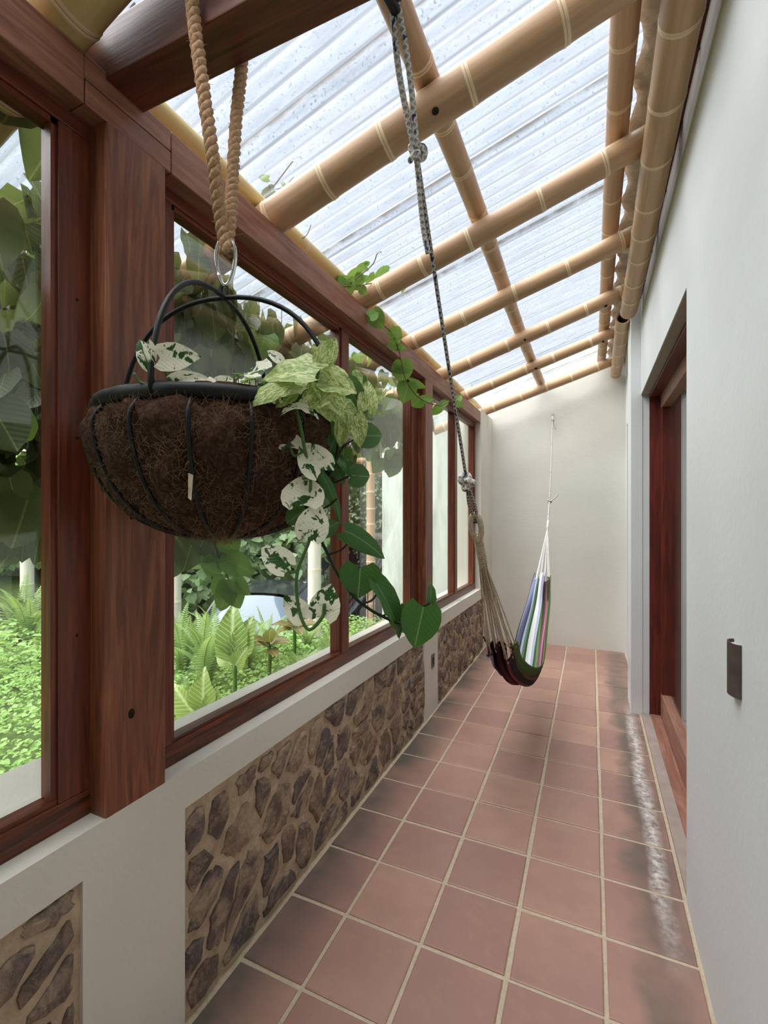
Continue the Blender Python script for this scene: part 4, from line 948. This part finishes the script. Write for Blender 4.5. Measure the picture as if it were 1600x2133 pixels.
fern(gpt(380, 1380, 4.3), 12, .75, 'fern beside the thick timber post, behind the shorter dumbcane', 1.3)
fern(gpt(520, 1380, 4.6), 12, .70, 'fern right behind the taller dumbcane', 1.2)
fern(gpt(618, 1385, 4.4), 10, .42, 'small yellow-green fern near the thin mullion', .8)
fern(gpt(640, 1400, 3.9), 9, .28, 'tiny fern low beside the window sill by the mullion', .7)
fern(gpt(810, 1330, 5.0), 10, .60, 'fern at the foot of the weathered white garden wall', 1.5)
fern(gpt(60, 1340, 5.6), 12, .95, 'large arching fern seen low in the nearest window', .9)
# dumbcanes with broad pale-veined leaves
DR = [(0, .10, 0), (.12, .24, 0), (.3, .32, 0), (.5, .31, 0), (.7, .23, 0), (.87, .11, 0), (1, .01, 0)]
DL = [leaf_mesh('leaf', ML_dieff, .35, .35, .05, 0, 1.0, DR, s) for s in (1, 2)]
CL = [leaf_mesh('leaf', ML_croton, .3, .3, .04, 0, 1.0, DR, s) for s in (3, 4)]
CANE_R = .013
def cane(pos, h, leaves, label, ms=DL, cat='dumbcane', nm='dumbcane', group='broad-leaved plants in the bed'):
    pos = Vector(pos); o = props(empty(nm, pos), label, cat, group); top = pos + Vector((.01, .0, h))
    MB().tube(spline([pos - Vector((0, 0, .03)), pos + Vector((.012, .0, h * .5)), top], 4), [.017] * 8 + [.014], 8).build('cane', M_stem, o, smooth=True)
    for i, (az, el, s) in enumerate(leaves):
        a = math.radians(az); e = math.radians(el); d = CR * (math.cos(a) * math.cos(e)) - CF * (math.sin(a) * math.cos(e)) + Vector((0, 0, math.sin(e)))
        p = top - Vector((0, 0, .05 * i / len(leaves))); q = p + d * s * .18
        MB().tube([p, q], .005, 5).build('petiole', M_stem, o)
        inst('leaf', ms[i % 2], o, frame(q, d, (-CF * 1.0 + Vector((0, 0, .25))) if ms is DL else (Vector((0, 0, 1)) - CF * .25), s))
    return o
cane(gpt(487, 1425, 3.75), .36, [(100, 78, .40), (35, 68, .34), (150, 70, .30), (60, 40, .22), (200, 40, .22)], 'taller dumbcane with large upright yellow-green leaves')
cane(gpt(425, 1470, 3.3), .10, [(100, 78, .30), (40, 66, .22), (165, 50, .30)], 'shorter dumbcane with pale veins near the timber post')
cane(gpt(560, 1405, 4.3), .34, [(120, 35, .20), (20, 25, .19), (80, 70, .20), (200, 15, .18), (300, 30, .18), (60, 5, .17), (150, 50, .2)], 'small plant with yellow and rusty leaves behind the dumbcane', CL, 'croton', 'croton')
cane(gpt(612, 1385, 4.7), .40, [(10, 20, .20), (60, 5, .19), (150, 25, .20), (100, 50, .18), (330, 15, .20), (220, 20, .19), (190, 0, .2), (270, 30, .18)], 'dark bronze leaved shrub left of the white bamboo post', CL, 'croton', 'croton')
for (px, py, w, n_, h, lab) in ((455, 1360, 4.9, 13, .80, 'bushy fern in front of the parked car'), (560, 1372, 5.1, 12, .62, 'fern in front of the windscreen of the car'), (590, 1400, 4.0, 9, .30, 'low feathery fern between croton and mullion'), (680, 1372, 4.6, 10, .46, 'greyish feathery fern right at the thin mullion'), (395, 1440, 3.6, 10, .34, 'low fern behind the shorter dumbcane'), (640, 1360, 5.2, 10, .5, 'fern beside the concrete footing')):
    fern(gpt(px, py, w), n_, h, lab, 1.2)
cane(gpt(640, 1392, 4.15), .16, [(30, 20, .16), (90, 40, .16), (150, 20, .16), (210, 30, .15), (300, 20, .15), (60, 60, .15)], 'low yellow-green leafy plant by the sill near the mullion')
# spiky dark plant in the nearest window
sp = Vector(gpt(40, 1300, 6.0)); so = props(empty('spiky_plant', sp), 'dark spiky plant with narrow purple-grey leaves in the nearest window', 'plant')
SR = [(0, .03, 0), (.2, .045, 0), (.45, .045, 0), (.65, .035, 0), (.82, .02, 0), (.93, .01, 0), (1, .002, 0)]
SM = leaf_mesh('leaf', ML_spike, .4, .35, 0, 0, 1.0, SR, 1); rg = random.Random(4)
for k in range(60):
    a = rg.uniform(0, 2 * pi); d = Vector((math.cos(a), math.sin(a), rg.uniform(.1, 1.4))); inst('leaf', SM, so, frame(sp + Vector((0, 0, .35)), d, Vector((0, 0, 1)), rg.uniform(.5, .8)))
MB().tube([sp, sp + Vector((0, 0, .36))], .03, 8).build('stem', M_bark, so)
# lime-washed bamboo posts of the garden structure
def gpost(px, pyb, pyt, w, r, label):
    b = atw(px, pyb, w); t = atw(px, pyt, w)
    return pole('bamboo_post', (b.x, b.y, b.z), (t.x, t.y, t.z), r, label, 'pale bamboo posts in the garden', M_bamw, seed=int(px), step=(.3, .42), taper=.03, bow=.003, cat='bamboo post')
gpost(655, 1325, 930, 5.7, .082, 'pale bamboo post standing on a concrete footing by the car')
gpost(57, 1300, 880, 6.5, .082, 'pale bamboo post in the nearest window')
gpost(366, 1330, 900, 6.3, .075, 'pale bamboo post just right of the thick timber post')
fb = atw(660, 1340, 5.7)
props(MB().prism([(fb.x + r_ * math.cos(a_), fb.y + r_ * math.sin(a_)) for r_, a_ in [(.22 + .03 * math.sin(k * 2.3), 2 * pi * k / 9) for k in range(9)]], 2, gz(fb.x, fb.y) - .3, fb.z + .07).build('footing', M_conc, loc=(fb.x, fb.y, 0), bevel=.01), 'rough concrete footing under the pale bamboo post', 'footing')
pt = atw(772, 985, 7.6)
pole('bamboo_post', (pt.x, pt.y, gz(pt.x, pt.y)), (pt.x, pt.y, pt.z + .55), .075, 'brown bamboo post beside the weathered garden wall', 'pale bamboo posts in the garden', M_bam, seed=5, cat='bamboo post')
for i, py in enumerate((985, 958, 942)):
    a = atw(700, py + 4, 7.5); b = atw(800, py - 2, 7.75)
    pole('bamboo_crossbar', a, b, .055, ['lowest', 'middle', 'topmost'][i] + ' bamboo crossbar tied to the brown garden post', 'bamboo crossbars', M_bam, seed=40 + i, cat='bamboo crossbar')
# iron fence
fx0, fx1, fy = -4.1, -2.68, 6.75; fn = props(empty('iron_fence', ((fx0 + fx1) / 2, fy, gz(-3.4, fy))), 'black iron bar fence past the end of the white garden wall', 'fence')
for k in range(15):
    x = fx0 + (fx1 - fx0) * k / 14; MB().tube([(x, fy, gz(x, fy) - .05), (x, fy, .62)], .010, 6).build('bar', M_iron, fn)
for z in (-.30, .52): MB().box((fx0, fy - .012, z), (fx1, fy + .012, z + .035)).build('rail', M_iron, fn)
# dark shed roof edge behind the fence
sh = props(empty('shed', (-4.2, 9.2, -.5)), 'dark low shed with grey metal roof behind the fence', 'shed')
MB().box((-5.6, 9.0, -.9), (-2.9, 9.9, .95)).build('wall', M_iron, sh); MB().slab(-5.8, -2.7, 8.7, 10.1, lambda y: 1.0 + (y - 8.7) * .12, lambda y: 1.06 + (y - 8.7) * .12).build('metal_roof', M_plate_g, sh)

# parked car, front towards the porch
cp = atw(545, 1270, 7.6); cz = -1.2; car = props(empty('car', (cp.x, cp.y, cz)), 'dark car with shiny windscreen parked beyond the ferns', 'car')
ang = math.atan2(-cp.x, cp.y) + pi            # nose towards the viewer
RM = Matrix.Translation((cp.x, cp.y, cz)) @ Matrix.Rotation(ang - .25, 4, 'Z')
def cpart(name, secs, mat, smooth=True, bev=.0):
    m = MB(); n = len(secs[0]); vs = [RM @ Vector(p) for s in secs for p in s]
    F = [(i * n + k, i * n + (k + 1) % n, (i + 1) * n + (k + 1) % n, (i + 1) * n + k) for i in range(len(secs) - 1) for k in range(n)] + [tuple(range(n))[::-1], tuple(range((len(secs) - 1) * n, len(secs) * n))]
    return m.add(vs, F).build(name, mat, car, smooth=smooth, bevel=bev)
def csec(y, w, z0, z1): return [(-w, y, z0 + .08), (-w * .9, y, z0), (w * .9, y, z0), (w, y, z0 + .08), (w * 1.02, y, (z0 + z1) / 2), (w * .93, y, z1 - .05), (w * .6, y, z1), (-w * .6, y, z1), (-w * .93, y, z1 - .05), (-w * 1.02, y, (z0 + z1) / 2)]
cpart('body', [csec(2.1, .70, .30, .62), csec(1.95, .80, .24, .78), csec(1.2, .84, .22, .92), csec(.7, .85, .22, .97), csec(-1.4, .85, .22, .98), csec(-1.9, .80, .25, .95), csec(-2.0, .74, .32, .80)], M_paint)
def cab(y, w, z): return [(-w, y, z), (w, y, z)]
def cgrid(name, fn, mat, nu=8, nv=10):
    vs = [RM @ Vector(fn(i / nu, -1 + 2 * j / nv)) for i in range(nu + 1) for j in range(nv + 1)]
    return MB().add(vs, [(i * (nv + 1) + j, i * (nv + 1) + j + 1, (i + 1) * (nv + 1) + j + 1, (i + 1) * (nv + 1) + j) for i in range(nu) for j in range(nv)]).build(name, mat, car, smooth=True)
def arch(s): return 1.50 - .085 * s * s - .05 * s ** 6
cgrid('roof', lambda t, s: (s * .63, .30 - .10 * s * s - t * 1.48, arch(s) + .03 * math.sin(pi * t)), M_paint)
cgrid('windscreen', lambda t, s: (s * (.76 * (1 - t) + .60 * t), (1.08 - .16 * s * s) * (1 - t) + (.33 - .10 * s * s) * t, .94 * (1 - t) + (arch(s) - .035) * t + .02 * math.sin(pi * t)), M_cglass)
def quad(name, q, mat, th=.02):
    q = [Vector(p) for p in q]; n_ = (q[1] - q[0]).cross(q[2] - q[0]).normalized() * th
    vs = [RM @ p for p in q] + [RM @ (p - n_) for p in q]
    return MB().add(vs, [(0, 1, 2, 3), (7, 6, 5, 4), (0, 4, 5, 1), (1, 5, 6, 2), (2, 6, 7, 3), (3, 7, 4, 0)]).build(name, mat, car)
quad('rear_window', [(.72, -1.74, .97), (-.72, -1.74, .97), (-.58, -1.17, 1.43), (.58, -1.17, 1.43)], M_cglass)
for s in (-1, 1):
    quad('side_window', [(s * .795, .85, .95), (s * .80, -1.6, .96), (s * .62, -1.1, 1.43), (s * .605, .25, 1.43)][::s], M_cglass)
    MB().tube([RM @ Vector((s * .77, .98, .93)), RM @ Vector((s * .60, .26, 1.45)), RM @ Vector((s * .61, -1.15, 1.46)), RM @ Vector((s * .79, -1.74, .95))], .035, 6).build('pillar', M_paint, car, smooth=True)
    for y in (1.35, -1.3):
        wh = MB().tube([RM @ Vector((s * .66, y, .30)), RM @ Vector((s * .86, y, .30))], .30, 20).build('wheel', M_tyre, car); MB().tube([RM @ Vector((s * .85, y, .30)), RM @ Vector((s * .87, y, .30))], .18, 16).build('hubcap', M_plate_g, wh)
    MB().sphere(RM @ Vector((s * .90, .75, 1.02)), (.09, .06, .06)).build('mirror', M_paint, car, smooth=True)
    MB().sphere(RM @ Vector((s * .62, 1.98, .68)), (.14, .06, .07)).build('headlamp', M_cglass, car, smooth=True)

# trees and hedges behind
def tree(px, w, zc, rx, rz_, n, size, mat, label, nm='tree', asp=.5, cat='tree', trunk=True):
    p = atw(px, 1066, w); g = gz(p.x, p.y); o = props(empty(nm, (p.x, p.y, g)), label, cat, 'trees and hedges beyond the garden')
    n2 = n; v = RNG.normal(size=(n2, 3)); v /= np.linalg.norm(v, axis=1)[:, None]; r = RNG.uniform(.72, 1.02, n2) ** .6
    bump = 1 + .16 * np.sin(v[:, 0] * 7 + px) * np.sin(v[:, 1] * 6 + v[:, 2] * 5)
    P = np.stack([p.x + v[:, 0] * rx * r * bump, p.y + v[:, 1] * rx * r * bump, zc + v[:, 2] * rz_ * r * bump], 1)
    keep = P[:, 2] > g - .1; P = P[keep]; v = v[keep]; k = len(P)
    D = v * .4 + RNG.normal(0, .5, (k, 3)) + np.array([0, 0, -.6]); N = v + RNG.normal(0, .35, (k, 3)) + np.array([0, 0, .35])
    cloud_obj('crown', P, D, N, RNG.uniform(size * .6, size * 1.3, k), mat, o, asp, 'stuff')
    if trunk: MB().tube([(p.x, p.y, g - .1), (p.x + .05, p.y, zc)], [.12, .07], 8).build('trunk', M_bark, o)
    # branches filling the middle so that the crown is not hollow
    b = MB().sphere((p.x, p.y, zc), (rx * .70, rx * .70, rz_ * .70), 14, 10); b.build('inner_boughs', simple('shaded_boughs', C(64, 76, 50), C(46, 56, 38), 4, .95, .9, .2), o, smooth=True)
    return o
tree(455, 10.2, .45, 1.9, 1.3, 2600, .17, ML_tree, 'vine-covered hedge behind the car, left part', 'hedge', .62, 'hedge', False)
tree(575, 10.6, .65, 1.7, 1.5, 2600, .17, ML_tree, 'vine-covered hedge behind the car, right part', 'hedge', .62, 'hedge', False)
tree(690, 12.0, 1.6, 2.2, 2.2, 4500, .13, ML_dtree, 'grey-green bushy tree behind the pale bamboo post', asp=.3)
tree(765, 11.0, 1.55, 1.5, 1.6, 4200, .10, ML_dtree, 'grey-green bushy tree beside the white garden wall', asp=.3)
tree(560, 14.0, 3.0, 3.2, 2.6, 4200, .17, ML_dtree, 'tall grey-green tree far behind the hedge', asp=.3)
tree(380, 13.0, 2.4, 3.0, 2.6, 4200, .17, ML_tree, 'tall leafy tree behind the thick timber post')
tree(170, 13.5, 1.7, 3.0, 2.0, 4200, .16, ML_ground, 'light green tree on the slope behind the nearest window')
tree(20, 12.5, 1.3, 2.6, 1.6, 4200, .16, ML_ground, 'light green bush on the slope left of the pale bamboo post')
tree(-120, 13.0, 1.6, 3.0, 2.2, 3600, .17, ML_tree, 'leafy tree far along the garden slope')
tree(880, 13.5, 2.6, 2.6, 2.4, 3000, .15, ML_dtree, 'grey-green tree standing behind the white garden wall', asp=.3)

# ------------------------------------------------------------------ climbing vine on the eaves
def vine(name, label, loc): return props(empty(name, loc), label, 'vine', 'climbing vines on the porch')
def hang(v, n, xr, yr, zr, size, kinds, seed, dens=None):
    rg = random.Random(seed)
    for k in range(n):
        y = rg.uniform(*yr); x = rg.uniform(*xr); z = zr[1] - (zr[1] - zr[0]) * rg.random() ** 1.0
        if dens and not dens(y, z, rg): continue
        a = rg.gauss(0, .9); d = Vector((rg.gauss(0, .45), rg.gauss(0, .45), -1)); nrm = Vector((math.cos(a), math.sin(a) - .2, rg.uniform(-.1, .6)))
        inst('leaf', LM[rg.choice(kinds)][rg.randrange(3)], v, frame((x, y, z), d, nrm, size * rg.uniform(.65, 1.25)))
def runner(v, pts, r=.0028, mat=None): return MB().tube(spline(pts, 5), r, 5).build('runner', mat or M_bark, v, smooth=True)
XV = (-1.95, -1.45)
v1 = vine('climbing_vine', 'dense dark vine hanging outside the window behind the basket', (-1.6, 1.8, 2.7))
hang(v1, 290, XV, (1.15, 2.9), (1.75, 2.72), .135, ('vdark',) * 7 + ('vine',), 1, lambda y, z, g: z > 1.9 + .25 * math.sin(y * 5) or g.random() < .35)
nn = 2600; P = np.stack([RNG.uniform(-2.3, -1.7, nn), RNG.uniform(.95, 3.0, nn), RNG.uniform(1.85, 2.75, nn)], 1)
cloud_obj('foliage', P, np.stack([RNG.normal(0, .5, nn), RNG.normal(0, .5, nn), -np.ones(nn)], 1), np.stack([np.ones(nn), RNG.normal(0, .6, nn), RNG.uniform(0, .6, nn)], 1), RNG.uniform(.08, .14, nn), ML_vdark, v1, .5, 'stuff')
for k in range(9):
    y = 1.2 + k * .2; runner(v1, [(-1.62, y, 2.72), (-1.66, y + .05, 2.4), (-1.60, y - .03, 2.05), (-1.64, y + .04, 1.8)])
# low hanging strand under the basket
for (b, t, w_, k) in (((452, 1140), (440, 1180), 40, 'vdark'), ((400, 1130), (385, 1185), 60, 'vdark'), ((430, 1110), (412, 1150), 50, 'vdark'), ((470, 1120), (490, 1150), 44, 'vine'), ((450, 1165), (432, 1200), 40, 'vine'), ((472, 1165), (520, 1190), 46, 'vine'),
                      ((470, 1185), (482, 1160), 36, 'vine'), ((474, 1212), (447, 1240), 48, 'vine'), ((476, 1215), (462, 1272), 40, 'vine'), ((480, 1220), (500, 1262), 40, 'vine'), ((484, 1205), (515, 1235), 30, 'vine'), ((462, 1180), (420, 1150), 40, 'vine'), ((370, 1100), (362, 1160), 60, 'vdark'), ((368, 1150), (360, 1205), 50, 'vdark')):
    leaf_px(v1, k, b, t, 2.15, w_, random.randrange(3), .0, (random.uniform(-.3, .3), .1, 0))
runner(v1, [atw(440, 1060, 2.15), atw(450, 1140, 2.15), atw(465, 1180, 2.15), atw(480, 1215, 2.15)], .003, M_stemd)
v2 = vine('climbing_vine', 'looser vine leaves hanging outside the pane right of the mullion', (-1.6, 3.4, 2.7))
hang(v2, 190, (-1.8, -1.4), (2.75, 4.3), (1.98, 2.72), .135, ('vdark',) * 5 + ('vine',), 2, lambda y, z, g: z > 2.12 + .2 * math.sin(y * 7) or g.random() < .25)
for k in range(6):
    y = 2.9 + k * .22; runner(v2, [(-1.58, y, 2.72), (-1.62, y + .05, 2.4), (-1.56, y - .03, 2.1)])
for (b, t, w_, k) in (((838, 962), (800, 965), 22, 'vine'), ((822, 960), (812, 990), 34, 'vine'), ((832, 955), (842, 962), 18, 'vine'), ((812, 900), (815, 930), 26, 'vdark'), ((760, 915), (758, 948), 26, 'vdark'), ((828, 880), (838, 905), 20, 'vdark')):
    leaf_px(v2, k, b, t, 3.7, w_ * 1.0, random.randrange(3), 0, (0, .1, 0))
runner(v2, [atw(850, 870, 3.7), atw(838, 915, 3.7), atw(830, 950, 3.7)], .003)
v3 = vine('climbing_vine', 'dark and bright vine leaves outside the nearest window pane', (-1.6, .4, 2.7))
hang(v3, 190, (-1.95, -1.38), (-.35, 1.05), (1.55, 2.74), .14, ('vdark',) * 5 + ('vine',), 3, lambda y, z, g: z > 2.35 or g.random() < .8)
nn = 1500; P = np.stack([RNG.uniform(-2.5, -1.95, nn), RNG.uniform(-.6, 1.6, nn), RNG.uniform(1.42, 2.35, nn)], 1)
cloud_obj('foliage', P, np.stack([RNG.normal(0, .5, nn), RNG.normal(0, .5, nn), -np.ones(nn)], 1), np.stack([np.ones(nn), RNG.normal(0, .6, nn), RNG.uniform(0, .6, nn)], 1), RNG.uniform(.09, .15, nn), ML_vdark, v3, .5, 'stuff')
for k in range(4):
    y = .1 + k * .2; runner(v3, [(-1.5, y, 2.74), (-1.55, y + .05, 2.4), (-1.5, y - .03, 1.9)], .005)
# tendrils that come inside over the plate
v4 = vine('climbing_vine', 'bright tendril reaching along the second bamboo rafter', atx(715, 600, -1.12))
def ins(v, rows, w):
    for (b, t, wd2, k) in rows: leaf_px(v, k, b, t, w(b[0]) if callable(w) else w, wd2, random.randrange(3), 0, (random.uniform(-.3, .3), random.uniform(.0, .5), 0))
W4 = lambda px: 2.42 + (px - 700) * .0016
ins(v4, (((728, 585), (684, 585), 18, 'vine'), ((722, 582), (722, 617), 32, 'vine'), ((752, 570), (722, 582), 24, 'vine'), ((765, 556), (744, 557), 16, 'vine'), ((757, 572), (740, 592), 22, 'vine'), ((783, 575), (767, 604), 24, 'vine'), ((810, 566), (782, 572), 26, 'vine'), ((851, 571), (840, 600), 14, 'vine'), ((868, 545), (857, 557), 12, 'vine'), ((903, 537), (912, 543), 12, 'vine'), ((760, 552), (770, 545), 10, 'vine'), ((752, 602), (762, 610), 18, 'vine'), ((735, 590), (752, 600), 16, 'vine')), W4)
runner(v4, [atw(700, 598, 2.42), atw(760, 593, 2.5), atw(815, 578, 2.6), atw(852, 570, 2.67), atw(880, 548, 2.7), atw(905, 533, 2.74)], .0026)
runner(v4, [atw(730, 590, 2.45), atw(755, 570, 2.5), atw(777, 550, 2.52), atw(786, 528, 2.53), atw(795, 524, 2.53)], .0032)
v5 = vine('climbing_vine', 'bright vine strand trailing down over the timber plate', atx(800, 665, -1.12))
W5 = lambda px: 2.62 + (px - 790) * .0045
ins(v5, (((775, 650), (792, 678), 34, 'vine'), ((770, 660), (786, 650), 24, 'vine'), ((812, 686), (828, 700), 20, 'vine'), ((820, 695), (836, 700), 30, 'vine'), ((824, 700), (826, 712), 24, 'vine'), ((830, 722), (808, 716), 18, 'vine'), ((828, 724), (846, 722), 14, 'vine'), ((838, 757), (842, 790), 40, 'vine'), ((836, 760), (858, 768), 30, 'vine'), ((836, 762), (818, 768), 26, 'vine'), ((850, 798), (842, 834), 38, 'vine'), ((853, 795), (884, 806), 16, 'vine'), ((876, 830), (860, 842), 30, 'vine'), ((878, 832), (902, 830), 16, 'vine'), ((918, 846), (902, 862), 18, 'vine'), ((920, 843), (934, 834), 14, 'vine'), ((952, 835), (960, 822), 14, 'vine'), ((948, 840), (964, 845), 12, 'vine')), W5)
runner(v5, [atw(790, 672, 2.62), atw(815, 692, 2.73), atw(830, 728, 2.78), atw(838, 762, 2.8), atw(846, 792, 2.82), atw(866, 822, 2.9), atw(890, 838, 2.98), atw(918, 845, 3.1), atw(936, 836, 3.15)], .003)
v6 = vine('climbing_vine', 'sparse vine shoots above the plate by the thickest rafter', atx(590, 390, -1.16))
ins(v6, (((566, 400), (545, 416), 22, 'vdark'), ((572, 396), (556, 402), 20, 'vdark'), ((560, 372), (540, 370), 12, 'vine'), ((548, 405), (560, 418), 20, 'vdark'), ((588, 380), (596, 390), 8, 'vine'), ((240, 70), (232, 58), 18, 'vine'), ((236, 76), (252, 66), 20, 'vine')), 2.05)
runner(v6, [atw(552, 410, 2.02), atw(578, 378, 2.05), atw(602, 346, 2.08), atw(610, 336, 2.08)], .003)
runner(v6, [atw(555, 396, 2.02), atw(590, 390, 2.05), atw(612, 368, 2.08)], .002)
runner(v6, [atw(625, 500, 2.15), atw(640, 488, 2.16), atw(648, 468, 2.17)], .002)
runner(v6, [atw(250, 78, 1.25), atw(262, 48, 1.27), atw(270, 20, 1.28), atw(281, 6, 1.28)], .003)
